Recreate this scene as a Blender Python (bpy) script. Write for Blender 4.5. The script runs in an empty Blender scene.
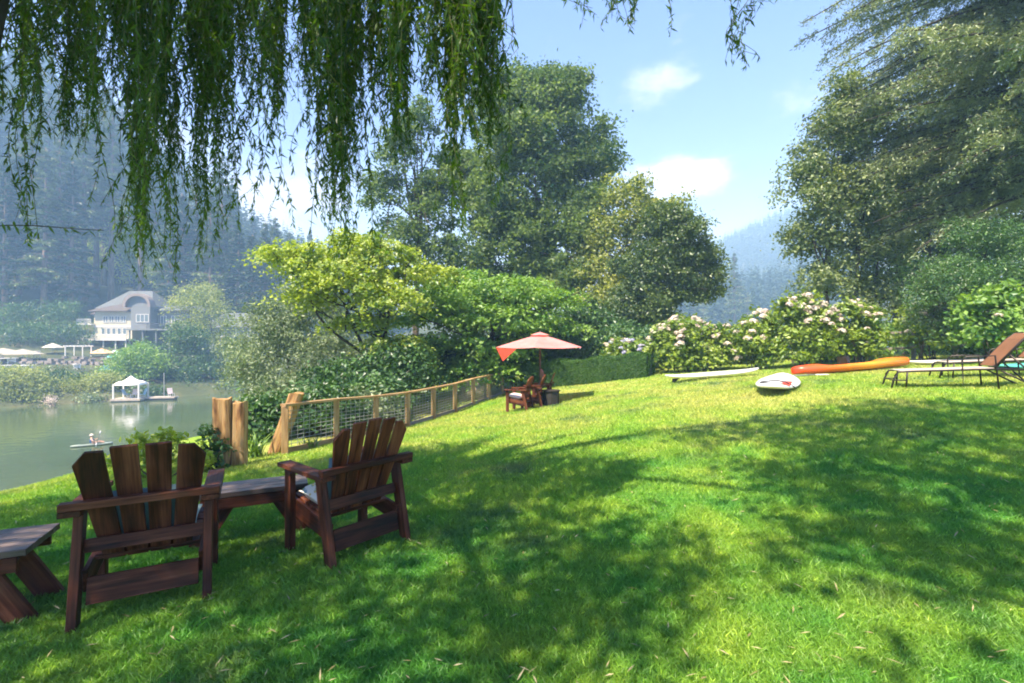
import bpy, bmesh, math, random
import numpy as np
from mathutils import Vector, Matrix
PI = math.pi
SC = bpy.context.scene
COL = SC.collection
F = 484.0; CX = 512.0; CY = 341.5; EYE = 1.55
SUN = np.array([-0.37, -0.50, 1.0])          # towards the sun, 58 degrees high

# ------------------------------------------------------------------ terrain
def smooth(t):
    t = np.clip(t, 0, 1); return t*t*(3-2*t)
_Y = [-30, 0, 3, 5.5, 9, 12.5, 15, 19, 60]
_A = [.10, .12, .12, .07, 0, -.28, -.38, -.46, -.5]
_B = [.05, .05, .06, .075, .118, .145, .15, .15, .15]
def lawn_z(X, Y):
    X = np.asarray(X, float); Y = np.asarray(Y, float)
    a = sum(np.interp(Y+d, _Y, _A) for d in (-1.2, -.4, .4, 1.2))/4
    b = sum(np.interp(Y+d, _Y, _B) for d in (-1.2, -.4, .4, 1.2))/4
    g = np.where(X > 5.5, 5.5+(X-5.5)*.38, X)
    g = np.minimum(g, 9.5)
    xf = np.interp(Y, [0, 8.7, 18.9, 40], [-7, -4.3, -.5, 6])
    g = np.where(g < xf, xf+(g-xf)*.35, g)
    z = a+b*g
    xc = np.interp(Y, [-40, 5.5, 9, 13, 20, 32, 60], [-6.2, -5.9, -6.4, -7.8, -6.5, -2, 6])
    s = np.maximum(xc-X, (Y-38)*.9)
    s = np.maximum(s, 0)
    z = z-np.where(s < 1.5, .14*s*s/1.5, .14*1.5+(s-1.5)*.42+.02*(s-1.5)**2*.3)
    z = z+.02*np.sin(X*1.3+Y*.7)*np.sin(Y*1.1-X*.4)
    return np.maximum(z, -9)
def gz(x, y): return float(lawn_z(x, y))
WATER = -5.55
def far_z(X, Y):
    X = np.asarray(X, float); Y = np.asarray(Y, float)
    yf = np.interp(X, [-300, -120, -54.7, -37.5, 0, 60, 250, 600], [-120, -4, 51.7, 66.7, 88, 104, 125, 150])
    d = (Y-yf)*.8
    z = np.interp(d, [-12, 0, 3, 8, 14, 22, 35, 50, 80, 200, 500], [-9, -5.7, -4.4, -3.6, -2.7, -2.0, -1.2, 1.0, 5, 12, 14])
    z = z+92*np.exp(-((X+230)**2+(Y-210)**2)/11250.)*smooth((d-35)/60)
    z = z+26*np.exp(-((X-215)**2/(2*90**2)+(Y-260)**2/(2*50**2)))*smooth((d-30)/60)
    z = z+146*np.exp(-((X-415)**2/(2*185**2)+(Y-540)**2/(2*105**2)))*smooth((d-30)/60)
    z = z+.5*np.sin(X*.11)*np.sin(Y*.13+1)
    return z
def fz(x, y): return float(far_z(x, y))
def P(px, py, Y): return Vector(((px-CX)/F*Y, Y, EYE-(py-CY)/F*Y))

# ------------------------------------------------------------------ linking
def tag(o, label=None, cat=None, group=None, kind=None):
    if label: o['label'] = label
    if cat: o['category'] = cat
    if group: o['group'] = group
    if kind: o['kind'] = kind
    return o
def empty(name, loc, rz=0, label=None, cat=None, group=None):
    o = bpy.data.objects.new(name, None); COL.objects.link(o)
    o.location = loc; o.rotation_euler = (0, 0, rz); o.empty_display_size = .1
    return tag(o, label, cat, group)
def link(name, me, parent=None, loc=None):
    o = bpy.data.objects.new(name, me); COL.objects.link(o)
    if parent is not None: o.parent = parent
    if loc is not None: o.location = loc
    return o
def copy_tree(o, parent=None):
    c = o.copy(); COL.objects.link(c); c.parent = parent
    for ch in [x for x in COL.objects if x.parent == o]:
        copy_tree(ch, c)
    return c

# ------------------------------------------------------------------ mesh accumulators
class Acc:
    """numpy polygons of one size (3 or 4 corners) with a tint per vertex."""
    def __init__(s): s.v = []; s.f = []; s.t = []; s.n = 0
    def add(s, v, f, t=None):
        v = np.asarray(v, np.float32).reshape(-1, 3); f = np.asarray(f, np.int64)
        s.v.append(v); s.f.append(f+s.n)
        s.t.append(np.full(len(v), .5, np.float32) if t is None else np.asarray(t, np.float32)); s.n += len(v)
    def mesh(s, name, mat, smoothf=False):
        v = np.concatenate(s.v); t = np.concatenate(s.t)
        me = bpy.data.meshes.new(name)
        me.vertices.add(len(v)); me.vertices.foreach_set('co', v.ravel())
        li = np.concatenate([f.ravel() for f in s.f]).astype(np.int32)
        ls = np.concatenate([np.full(len(f), f.shape[1], np.int32) for f in s.f])
        me.loops.add(len(li)); me.loops.foreach_set('vertex_index', li)
        me.polygons.add(len(ls))
        st = np.concatenate([[0], np.cumsum(ls)[:-1]]).astype(np.int32)
        me.polygons.foreach_set('loop_start', st)
        me.polygons.foreach_set('use_smooth', np.full(len(ls), smoothf))
        at = me.attributes.new('tint', 'FLOAT', 'POINT'); at.data.foreach_set('value', t)
        me.update(calc_edges=True); me.validate()
        me.materials.append(mat)
        return me
def unit(v): return v/np.maximum(np.linalg.norm(v, axis=-1, keepdims=True), 1e-9)
def leaves(acc, C, Nn, L, W, tint, axis=None, rng=None, fold=0.0):
    n = len(C); r = rng.normal(size=(n, 3)) if axis is None else axis
    Nn = unit(Nn); a = unit(r-(r*Nn).sum(1, keepdims=True)*Nn); b = np.cross(Nn, a)
    L = np.broadcast_to(L, n)[:, None]; W = np.broadcast_to(W, n)[:, None]
    v = np.stack([C-a*L/2, C+b*W/2+Nn*fold*W-a*L*.08, C+a*L/2, C-b*W/2+Nn*fold*W-a*L*.08], 1)
    f = np.arange(n*4).reshape(n, 4)
    acc.add(v, f, np.repeat(tint, 4))
def tube(acc, pts, rad, seg=8, tint=.5, cap=True):
    pts = np.asarray(pts, float); n = len(pts); rad = np.broadcast_to(rad, n)
    d = np.gradient(pts, axis=0); d = unit(d)
    ref = np.array([0, 0, 1.]) if abs(d[:, 2]).mean() < .8 else np.array([1., 0, 0])
    a = unit(np.cross(d, ref)); b = np.cross(d, a)
    th = np.arange(seg)*2*PI/seg
    v = pts[:, None]+rad[:, None, None]*(np.cos(th)[None, :, None]*a[:, None]+np.sin(th)[None, :, None]*b[:, None])
    i = np.arange(n-1)[:, None]*seg; j = np.arange(seg)[None]; k = (j+1) % seg
    f = np.stack([i+j, i+k, i+seg+k, i+seg+j], -1).reshape(-1, 4)
    acc.add(v.reshape(-1, 3), f, np.full(n*seg, tint))
    if cap:
        base = acc.n-n*seg
        for e in (0, n-1):
            acc.f.append(np.array([[base+e*seg+q for q in (range(seg) if e else range(seg-1, -1, -1))]]))
def boxa(acc, x0, x1, y0, y1, z0, z1, tint=.5, M=None):
    v = np.array([[x, y, z] for x in (x0, x1) for y in (y0, y1) for z in (z0, z1)], float)
    if M is not None:
        M = np.array(M); v = v@M[:3, :3].T+M[:3, 3]
    f = np.array([[0, 1, 3, 2], [4, 6, 7, 5], [0, 4, 5, 1], [2, 3, 7, 6], [0, 2, 6, 4], [1, 5, 7, 3]])
    acc.add(v, f, np.full(8, tint))

class Boards:
    """bevelled boards with a grain coordinate that runs along each board."""
    def __init__(s, seed=0): s.bm = bmesh.new(); s.g = s.bm.verts.layers.float_vector.new('grain'); s.r = random.Random(seed)
    def prism(s, poly, t, M, bev=.004, along=0):
        bm = bmesh.new(); g = bm.verts.layers.float_vector.new('grain')
        lo = [bm.verts.new((x, y, -t/2)) for x, y in poly]; hi = [bm.verts.new((x, y, t/2)) for x, y in poly]
        bm.faces.new(lo[::-1]); bm.faces.new(hi); n = len(poly)
        for i in range(n): bm.faces.new((lo[i], lo[(i+1) % n], hi[(i+1) % n], hi[i]))
        bmesh.ops.recalc_face_normals(bm, faces=bm.faces)
        if bev: bmesh.ops.bevel(bm, geom=list(bm.edges), offset=bev, segments=2, affect='EDGES', profile=.5)
        off = Vector([s.r.uniform(0, 50) for _ in range(3)])
        mp = {}
        for v in bm.verts:
            c = v.co.copy()
            if along == 1: c = Vector((c.y, c.x, c.z))
            nv = s.bm.verts.new(M@v.co); nv[s.g] = c+off; mp[v] = nv
        for f in bm.faces:
            try: s.bm.faces.new([mp[v] for v in f.verts])
            except ValueError: pass
        bm.free()
    def board(s, p0, p1, w, t, normal=(0, 0, 1), bev=.004):
        """length p0-p1, width w across, thickness t along normal"""
        p0 = Vector(p0); p1 = Vector(p1); x = (p1-p0); L = x.length; x.normalize()
        n = Vector(normal); n = (n-x*n.dot(x)).normalized(); y = n.cross(x)
        M = Matrix((x, y, n)).transposed().to_4x4(); M.translation = (p0+p1)/2
        s.prism([(-L/2, -w/2), (L/2, -w/2), (L/2, w/2), (-L/2, w/2)], t, M, bev)
    def mesh(s, name, mat):
        me = bpy.data.meshes.new(name); s.bm.to_mesh(me); s.bm.free(); me.materials.append(mat); return me

# ------------------------------------------------------------------ materials
def newmat(name):
    m = bpy.data.materials.new(name); m.use_nodes = True; nt = m.node_tree; nt.nodes.clear()
    out = nt.nodes.new('ShaderNodeOutputMaterial'); return m, nt, out
def nd(nt, t, **k):
    n = nt.nodes.new(t)
    for a, b in k.items(): setattr(n, a, b)
    return n
def ramp(nt, fac, stops):
    r = nd(nt, 'ShaderNodeValToRGB'); e = r.color_ramp.elements
    while len(e) < len(stops): e.new(.5)
    for q, (p, c) in zip(e, stops): q.position = p; q.color = (*c, 1)
    nt.links.new(fac, r.inputs[0]); return r.outputs[0]
def mix(nt, fac, a, b, mode='MIX'):
    m = nd(nt, 'ShaderNodeMix', data_type='RGBA', blend_type=mode)
    for s, v in ((m.inputs[0], fac), (m.inputs[6], a), (m.inputs[7], b)):
        if hasattr(v, 'is_linked'): nt.links.new(v, s)
        elif isinstance(v, tuple): s.default_value = (*v, 1)
        else: s.default_value = v
    return m.outputs[2]
def noise(nt, scale, detail=3, vec=None, rough=.55, dim='3D'):
    n = nd(nt, 'ShaderNodeTexNoise'); n.inputs['Scale'].default_value = scale; n.inputs['Detail'].default_value = detail
    n.inputs['Roughness'].default_value = rough
    if vec is not None: nt.links.new(vec, n.inputs['Vector'])
    return n.outputs[0]
def mapping(nt, vec, scale=(1, 1, 1), loc=(0, 0, 0)):
    m = nd(nt, 'ShaderNodeMapping'); m.inputs['Scale'].default_value = scale; m.inputs['Location'].default_value = loc
    nt.links.new(vec, m.inputs[0]); return m.outputs[0]
def objco(nt): return nd(nt, 'ShaderNodeTexCoord').outputs['Object']
def geopos(nt): return nd(nt, 'ShaderNodeNewGeometry').outputs['Position']
def attr(nt, name):
    a = nd(nt, 'ShaderNodeAttribute'); a.attribute_name = name; return a
def bump(nt, h, strength=.3, dist=.01):
    b = nd(nt, 'ShaderNodeBump'); b.inputs['Strength'].default_value = strength; b.inputs['Distance'].default_value = dist
    nt.links.new(h, b.inputs['Height']); return b.outputs[0]
def principled(nt, out, col, rough=.6, normal=None, metal=0, spec=.5, trans=0):
    b = nd(nt, 'ShaderNodeBsdfPrincipled')
    if hasattr(col, 'is_linked'): nt.links.new(col, b.inputs['Base Color'])
    else: b.inputs['Base Color'].default_value = (*col, 1)
    if hasattr(rough, 'is_linked'): nt.links.new(rough, b.inputs['Roughness'])
    else: b.inputs['Roughness'].default_value = rough
    b.inputs['Metallic'].default_value = metal; b.inputs['Specular IOR Level'].default_value = spec
    b.inputs['Transmission Weight'].default_value = trans
    if normal is not None: nt.links.new(normal, b.inputs['Normal'])
    nt.links.new(b.outputs[0], out.inputs[0]); return b
def plain(name, col, rough=.6, metal=0, var=.12, scale=6, spec=.5):
    m, nt, out = newmat(name); n = noise(nt, scale, 4, objco(nt))
    lo = tuple(c*(1-var) for c in col); hi = tuple(min(1, c*(1+var)) for c in col)
    principled(nt, out, ramp(nt, n, [(.3, lo), (.7, hi)]), rough, None, metal, spec); return m
def leafmat(name, dark, light, transl=.35, tcol=None, gloss=.06, rough=.45, patch=.6, pscale=.5):
    """leaf colour varies from leaf to leaf (tint) and from bough to bough (noise)."""
    m, nt, out = newmat(name)
    t = attr(nt, 'tint').outputs['Fac']; n = noise(nt, pscale, 2, geopos(nt))
    mm = nd(nt, 'ShaderNodeMath', operation='MULTIPLY_ADD'); nt.links.new(n, mm.inputs[0]); mm.inputs[1].default_value = patch
    nt.links.new(t, mm.inputs[2])
    m2 = nd(nt, 'ShaderNodeMath', operation='SUBTRACT'); nt.links.new(mm.outputs[0], m2.inputs[0]); m2.inputs[1].default_value = patch*.5
    mid = tuple((a+b)/2 for a, b in zip(dark, light))
    c = ramp(nt, m2.outputs[0], [(.1, dark), (.5, mid), (.95, light)])
    d = nd(nt, 'ShaderNodeBsdfDiffuse'); nt.links.new(c, d.inputs[0])
    tr = nd(nt, 'ShaderNodeBsdfTranslucent')
    tc = mix(nt, 1.0, c, tcol or (1.5, 1.6, .6), 'MULTIPLY'); nt.links.new(tc, tr.inputs[0])
    s = nd(nt, 'ShaderNodeMixShader'); s.inputs[0].default_value = transl
    nt.links.new(d.outputs[0], s.inputs[1]); nt.links.new(tr.outputs[0], s.inputs[2])
    g = nd(nt, 'ShaderNodeBsdfGlossy'); g.inputs['Roughness'].default_value = rough; g.inputs[0].default_value = (.8, .85, .9, 1)
    s2 = nd(nt, 'ShaderNodeMixShader'); s2.inputs[0].default_value = gloss
    nt.links.new(s.outputs[0], s2.inputs[1]); nt.links.new(g.outputs[0], s2.inputs[2])
    nt.links.new(s2.outputs[0], out.inputs[0]); return m
def woodmat(name, stops, rough=.5, scale=1, knots=True, spec=.4):
    m, nt, out = newmat(name); g = attr(nt, 'grain').outputs['Vector']
    v = mapping(nt, g, (2.5*scale, 60*scale, 60*scale)); n = noise(nt, 1, 6, v, .72)
    v2 = mapping(nt, g, (1.2, 6, 6)); n2 = noise(nt, 1.5, 3, v2)
    a = nd(nt, 'ShaderNodeMath', operation='MULTIPLY_ADD'); nt.links.new(n2, a.inputs[0]); a.inputs[1].default_value = .7
    s = nd(nt, 'ShaderNodeMath', operation='MULTIPLY'); nt.links.new(n, s.inputs[0]); s.inputs[1].default_value = .55
    nt.links.new(s.outputs[0], a.inputs[2])
    c = ramp(nt, a.outputs[0], stops)
    rr = nd(nt, 'ShaderNodeMapRange'); nt.links.new(n2, rr.inputs[0]); rr.inputs[3].default_value = rough-.12; rr.inputs[4].default_value = rough+.18
    principled(nt, out, c, rr.outputs[0], bump(nt, n, .6, .003), 0, spec); return m
HAZE = .0019
# ------------------------------------------------------------------ render settings, world, camera
SC.view_settings.view_transform = 'Standard'; SC.view_settings.look = 'None'
SC.view_settings.gamma = 1; SC.view_settings.use_curve_mapping = False
SC.view_settings.exposure = EXPOSURE = 1.58
cy = SC.cycles
cy.use_denoising = True; cy.max_bounces = 7; cy.diffuse_bounces = 3; cy.glossy_bounces = 3; cy.transmission_bounces = 4
cy.volume_bounces = 1; cy.transparent_max_bounces = 8; cy.sample_clamp_indirect = 4; cy.pixel_filter_type = 'BLACKMAN_HARRIS'
cy.filter_width = 1.9; cy.use_adaptive_sampling = True; cy.adaptive_threshold = .02
cam = bpy.data.objects.new('camera', bpy.data.cameras.new('camera')); COL.objects.link(cam)
cam.location = (0, 0, EYE); cam.rotation_euler = (PI/2, 0, 0)
cam.data.sensor_width = 36; cam.data.lens = 36*F/1024; cam.data.clip_end = 3000; cam.data.clip_start = .05
SC.camera = cam
W = bpy.data.worlds.new('World'); SC.world = W; W.use_nodes = True; nt = W.node_tree; nt.nodes.clear()
wo = nd(nt, 'ShaderNodeOutputWorld'); bg = nd(nt, 'ShaderNodeBackground'); bg.inputs[1].default_value = .122
sky = nd(nt, 'ShaderNodeTexSky', sky_type='NISHITA', sun_disc=False)
sky.sun_elevation = math.atan(1/math.hypot(SUN[0], SUN[1])); az = math.atan2(SUN[0], SUN[1]); sky.sun_rotation = az
sky.air_density = 1.0; sky.dust_density = .3; sky.ozone_density = 3.0
tc = nd(nt, 'ShaderNodeTexCoord').outputs['Generated']
# small soft clouds: noise in the sky direction, gathered round three bearings
def cloud(cx_, cz, sx, sz, lo, hi, sc, amt):
    v = mapping(nt, tc, (1/sx, .15, 1/sz), (-cx_/sx, 0, -cz/sz))
    ln = nd(nt, 'ShaderNodeVectorMath', operation='LENGTH'); nt.links.new(v, ln.inputs[0])
    mr = nd(nt, 'ShaderNodeMapRange'); nt.links.new(ln.outputs['Value'], mr.inputs[0])
    mr.inputs[1].default_value = 0; mr.inputs[2].default_value = 1; mr.inputs[3].default_value = .42; mr.inputs[4].default_value = 0
    nn = noise(nt, sc, 6, mapping(nt, tc, (1, 1, 1.9)), .6)
    ad = nd(nt, 'ShaderNodeMath', operation='ADD'); nt.links.new(nn, ad.inputs[0]); nt.links.new(mr.outputs[0], ad.inputs[1])
    m2 = nd(nt, 'ShaderNodeMapRange', interpolation_type='SMOOTHSTEP'); nt.links.new(ad.outputs[0], m2.inputs[0])
    m2.inputs[1].default_value = lo; m2.inputs[2].default_value = hi
    m2.inputs[4].default_value = amt
    return m2.outputs[0]
col = mix(nt, 1.0, sky.outputs[0], (.58, .59, .92), 'MULTIPLY')
for a in (('a', .295, .292, .17, .07, .62, .93, 7, .9), ('b', .275, .46, .16, .075, .70, 1.05, 8, .6), ('c', .48, .39, .07, .045, .74, 1.1, 8, .5), ('d', -.44, .27, .40, .16, .62, 1.0, 5, .5)):
    col = mix(nt, cloud(*a[1:]), col, (4.2, 4.35, 4.8))
nt.links.new(col, bg.inputs[0]); nt.links.new(bg.outputs[0], wo.inputs[0])
sl = bpy.data.lights.new('sun', 'SUN'); sl.energy = 5.0; sl.angle = math.radians(.53); sl.color = (1, .93, .82)
so = bpy.data.objects.new('sun', sl); COL.objects.link(so)
so.rotation_euler = (-Vector(SUN)).to_track_quat('-Z', 'Y').to_euler(); so.location = (-20, -30, 40)

# ------------------------------------------------------------------ materials
M = {}
M['redwood'] = woodmat('dark_stained_wood', [(.46, (.008, .003, .002)), (.56, (.038, .011, .005)), (.66, (.088, .026, .012)), (.82, (.18, .07, .035))], .55, spec=.2)
M['redwood2'] = woodmat('red_brown_stained_wood', [(.47, (.016, .005, .003)), (.57, (.07, .02, .008)), (.66, (.15, .045, .016)), (.82, (.26, .10, .04))], .5, spec=.22)
M['tabletop'] = woodmat('weathered_table_wood', [(.45, (.035, .025, .022)), (.6, (.10, .075, .065)), (.8, (.22, .17, .15))], .4)
M['orangewood'] = woodmat('orange_brown_wood', [(.25, (.12, .04, .015)), (.55, (.26, .10, .04)), (.85, (.4, .19, .08))], .5)
M['cedar'] = woodmat('golden_cedar', [(.44, (.15, .085, .035)), (.6, (.32, .2, .09)), (.8, (.46, .33, .17))], .6)
M['stump'] = woodmat('split_cedar_post', [(.2, (.10, .05, .02)), (.42, (.27, .15, .055)), (.62, (.40, .25, .10)), (.8, (.5, .34, .17))], .7, .5)
M['greywood'] = woodmat('weathered_grey_wood', [(.2, (.12, .11, .10)), (.5, (.22, .2, .18)), (.8, (.34, .31, .28))], .75)
def bark(name, lo, hi, sc=3):
    m, nt, out = newmat(name); o = geopos(nt); n = noise(nt, sc, 6, mapping(nt, o, (3, 3, .5)), .65)
    principled(nt, out, ramp(nt, n, [(.35, lo), (.65, hi)]), .9, bump(nt, n, .8, .05)); return m
M['bark'] = bark('grey_brown_bark', (.035, .025, .018), (.12, .09, .065))
M['redbark'] = bark('redwood_bark', (.12, .085, .065), (.26, .19, .14), 1.5)
M['darkbark'] = bark('dark_bark', (.015, .012, .01), (.05, .04, .03))
M['grassblade'] = None
def lawnmat(name, blade):
    m, nt, out = newmat(name); p = geopos(nt)
    n1 = noise(nt, .35, 3, p); n2 = noise(nt, 2.2, 4, p); n3 = noise(nt, 26 if not blade else 14, 4, p, .7)
    a = nd(nt, 'ShaderNodeMath', operation='MULTIPLY_ADD'); nt.links.new(n1, a.inputs[0]); a.inputs[1].default_value = .55
    s = nd(nt, 'ShaderNodeMath', operation='MULTIPLY'); nt.links.new(n2, s.inputs[0]); s.inputs[1].default_value = .45
    nt.links.new(s.outputs[0], a.inputs[2])
    # shaded green near and sunlit yellow farther off are put into the turf colour
    sep = nd(nt, 'ShaderNodeSeparateXYZ'); nt.links.new(p, sep.inputs[0])
    mr = nd(nt, 'ShaderNodeMapRange'); nt.links.new(sep.outputs[1], mr.inputs[0]); mr.inputs[1].default_value = 3; mr.inputs[2].default_value = 9
    mr.inputs[3].default_value = 0; mr.inputs[4].default_value = .2
    ad = nd(nt, 'ShaderNodeMath', operation='ADD'); nt.links.new(a.outputs[0], ad.inputs[0]); nt.links.new(mr.outputs[0], ad.inputs[1])
    c = ramp(nt, ad.outputs[0], [(.30, (.05, .20, .045)), (.44, (.10, .31, .045)), (.6, (.26, .42, .05)), (.78, (.42, .46, .12))])
    cl = noise(nt, .8, 4, mapping(nt, p, (1, 1, 1), (7, 3, 0)), .65)
    c = mix(nt, ramp(nt, cl, [(.56, (0, 0, 0)), (.68, (.75, .75, .75))]), c, (.06, .16, .065))
    wr = noise(nt, .55, 5, mapping(nt, p, (1, 1, 1), (21, 13, 0)), .7)
    c = mix(nt, ramp(nt, wr, [(.60, (0, 0, 0)), (.74, (.6, .6, .6))]), c, (.33, .31, .13))
    if blade:
        t = attr(nt, 'tint').outputs['Fac']
        c = mix(nt, 1.0, c, ramp(nt, t, [(0, (.45, .6, .4)), (.5, (1, 1, 1)), (.93, (1.25, 1.25, 1.1)), (1, (2.2, 1.8, 1.6))]), 'MULTIPLY')
        d = nd(nt, 'ShaderNodeBsdfDiffuse'); nt.links.new(c, d.inputs[0])
        tr = nd(nt, 'ShaderNodeBsdfTranslucent'); nt.links.new(mix(nt, 1.0, c, (1.3, 1.35, .7), 'MULTIPLY'), tr.inputs[0])
        s = nd(nt, 'ShaderNodeMixShader'); s.inputs[0].default_value = .35
        nt.links.new(d.outputs[0], s.inputs[1]); nt.links.new(tr.outputs[0], s.inputs[2])
        g = nd(nt, 'ShaderNodeBsdfGlossy'); g.inputs['Roughness'].default_value = .5
        s2 = nd(nt, 'ShaderNodeMixShader'); s2.inputs[0].default_value = .04
        nt.links.new(s.outputs[0], s2.inputs[1]); nt.links.new(g.outputs[0], s2.inputs[2]); nt.links.new(s2.outputs[0], out.inputs[0])
    else:
        soil = ramp(nt, n3, [(.28, (.35, .4, .3)), (.5, (.85, .85, .8)), (.75, (1.2, 1.15, 1.05))])
        c = mix(nt, 1.0, c, soil, 'MULTIPLY')
        principled(nt, out, c, .95, bump(nt, n3, .9, .05), 0, .1)
    return m
M['lawn'] = lawnmat('lawn_turf', False); M['blade'] = lawnmat('grass_blades', True)
m, nt, out = newmat('far_bank_soil'); p = geopos(nt); n = noise(nt, .25, 5, p)
principled(nt, out, ramp(nt, n, [(.35, (.025, .04, .012)), (.55, (.05, .065, .02)), (.7, (.09, .085, .04))]), .95, bump(nt, noise(nt, 2, 4, p), .6, .3)); M['soil'] = m
m, nt, out = newmat('river_water'); p = geopos(nt)
b1 = noise(nt, .9, 3, mapping(nt, p, (1, 1.6, 1))); b2 = noise(nt, .12, 2, p)
q = nd(nt, 'ShaderNodeMath', operation='MULTIPLY'); nt.links.new(b1, q.inputs[0]); nt.links.new(b2, q.inputs[1])
principled(nt, out, ramp(nt, b2, [(.3, (.045, .07, .03)), (.7, (.07, .10, .045))]), .08, bump(nt, q.outputs[0], .35, .12), 0, .28); M['water'] = m
M['willow'] = leafmat('willow_leaf', (.012, .048, .007), (.12, .22, .022), .42, (1.5, 1.5, .35), .025, .4, .35, 1.2)
M['broad'] = leafmat('broad_leaf', (.02, .065, .028), (.19, .27, .06), .38, None, .02, .45, .7, .35)
M['yellowleaf'] = leafmat('yellowing_leaf', (.05, .11, .02), (.38, .41, .06), .35, None, .05, .5, .7, .5)
M['oak'] = leafmat('oak_leaf', (.018, .055, .018), (.14, .20, .04), .28, None, .04, .4, .6, .6)
M['maple'] = leafmat('maple_leaf', (.12, .23, .02), (.46, .54, .07), .45, (1.3, 1.3, .5), .05, .5, .6, .5)
M['maple2'] = leafmat('green_maple_leaf', (.05, .16, .02), (.28, .44, .06), .4, (1.3, 1.4, .5), .05, .5, .6, .5)
M['silver'] = leafmat('silvery_willow_leaf', (.06, .11, .05), (.28, .35, .18), .3, (1.2, 1.3, .8), .04, .45, .6, .5)
M['shrub'] = leafmat('dark_shrub_leaf', (.018, .055, .018), (.09, .19, .045), .25, None, .04, .4, .6, .7)
M['hedge'] = leafmat('hedge_leaf', (.018, .06, .015), (.09, .19, .035), .3, None, .015, .4, .4, .8)
M['hydra'] = leafmat('hydrangea_leaf', (.06, .15, .012), (.30, .40, .04), .38, (1.3, 1.3, .4), .05, .45, .5, .8)
M['petal'] = leafmat('hydrangea_petal', (.55, .42, .38), (.84, .79, .68), .3, (1, 1, 1), .02, .6, .5, 3)
M['petalblue'] = leafmat('blue_hydrangea_petal', (.35, .38, .55), (.68, .66, .78), .3, (1, 1, 1), .02, .6, .5, 3)
M['fir'] = leafmat('fir_needles', (.07, .12, .055), (.34, .40, .19), .22, (1.2, 1.25, .7), .06, .5, .7, .4)
M['firdark'] = leafmat('dark_fir_needles', (.01, .035, .018), (.045, .10, .04), .15, None, .05, .5, .5, .3)
M['brownleaf'] = leafmat('brown_green_leaf', (.045, .095, .022), (.25, .31, .08), .3, None, .06, .5, .7, .7)
M['conifer'] = leafmat('redwood_needles', (.02, .06, .03), (.17, .23, .085), .2, None, .04, .5, .6, .12)
M['wood_mass'] = leafmat('hill_forest_needles', (.015, .035, .018), (.06, .095, .035), .15, None, .03, .6, .7, .05)
M['bluegreen'] = leafmat('blue_green_leaf', (.022, .075, .022), (.12, .23, .06), .25, None, .04, .4, .5, .6)
M['blade_plant'] = leafmat('strap_leaf', (.06, .14, .02), (.2, .33, .05), .35, None, .06, .4, .3, 1)
M['deadleaf'] = leafmat('fallen_willow_leaf', (.2, .17, .06), (.48, .42, .22), .2, None, .05, .5, .5, 3)
M['bankwillow'] = leafmat('bank_willow_leaf', (.12, .17, .05), (.42, .46, .16), .35, None, .03, .5, .5, .3)
M['brightleaf'] = leafmat('bright_yellow_green_leaf', (.22, .33, .03), (.5, .58, .07), .4, (1.2, 1.2, .4), .03, .5, .4, 2)
M['redcloth'] = leafmat('backlit_red_cloth', (.62, .07, .03), (.72, .10, .05), .35, (1.2, .8, .6), .03)  # parasol flap: the red of sunlight through the cloth is put into its colour
M['steel'] = plain('galvanised_wire', (.30, .31, .30), .6, .4)
M['blackmetal'] = plain('dark_bronze_tube', (.03, .025, .022), .4, .5)
M['sling'] = plain('taupe_sling', (.42, .36, .3), .8)
M['rustsling'] = plain('orange_brown_sling', (.19, .085, .035), .7)
M['white'] = plain('white_gelcoat', (.78, .79, .8), .3, 0, .04)
M['red'] = plain('red_paint', (.6, .06, .03), .4, 0, .05)
M['black'] = plain('black_rubber', (.02, .02, .02), .5)
M['teal'] = plain('teal_canvas', (.10, .19, .24), .85)
M['paleteal'] = plain('pale_teal_canvas', (.25, .38, .38), .85)
m, nt, out = newmat('patterned_pillow_cloth'); o = objco(nt)
vz = nd(nt, 'ShaderNodeTexVoronoi'); vz.inputs['Scale'].default_value = 26; nt.links.new(o, vz.inputs['Vector'])
principled(nt, out, mix(nt, ramp(nt, vz.outputs['Distance'], [(.32, (1, 1, 1)), (.42, (0, 0, 0))]), (.72, .66, .55), ramp(nt, noise(nt, 9, 2, o), [(.45, (.6, .42, .08)), (.55, (.2, .33, .35))])), .9); M['pattern'] = m
m, nt, out = newmat('red_parasol_cloth'); n = noise(nt, 3, 3, objco(nt))
c = ramp(nt, n, [(.3, (.74, .25, .22)), (.7, (.82, .33, .30))])
d = nd(nt, 'ShaderNodeBsdfDiffuse'); nt.links.new(c, d.inputs[0]); tr = nd(nt, 'ShaderNodeBsdfTranslucent'); tr.inputs[0].default_value = (.8, .09, .03, 1)
s = nd(nt, 'ShaderNodeMixShader'); s.inputs[0].default_value = .3; nt.links.new(d.outputs[0], s.inputs[1]); nt.links.new(tr.outputs[0], s.inputs[2])
g = nd(nt, 'ShaderNodeBsdfGlossy'); g.inputs['Roughness'].default_value = .45
s2 = nd(nt, 'ShaderNodeMixShader'); s2.inputs[0].default_value = .12; nt.links.new(s.outputs[0], s2.inputs[1]); nt.links.new(g.outputs[0], s2.inputs[2]); nt.links.new(s2.outputs[0], out.inputs[0]); M['parasol'] = m

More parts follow.
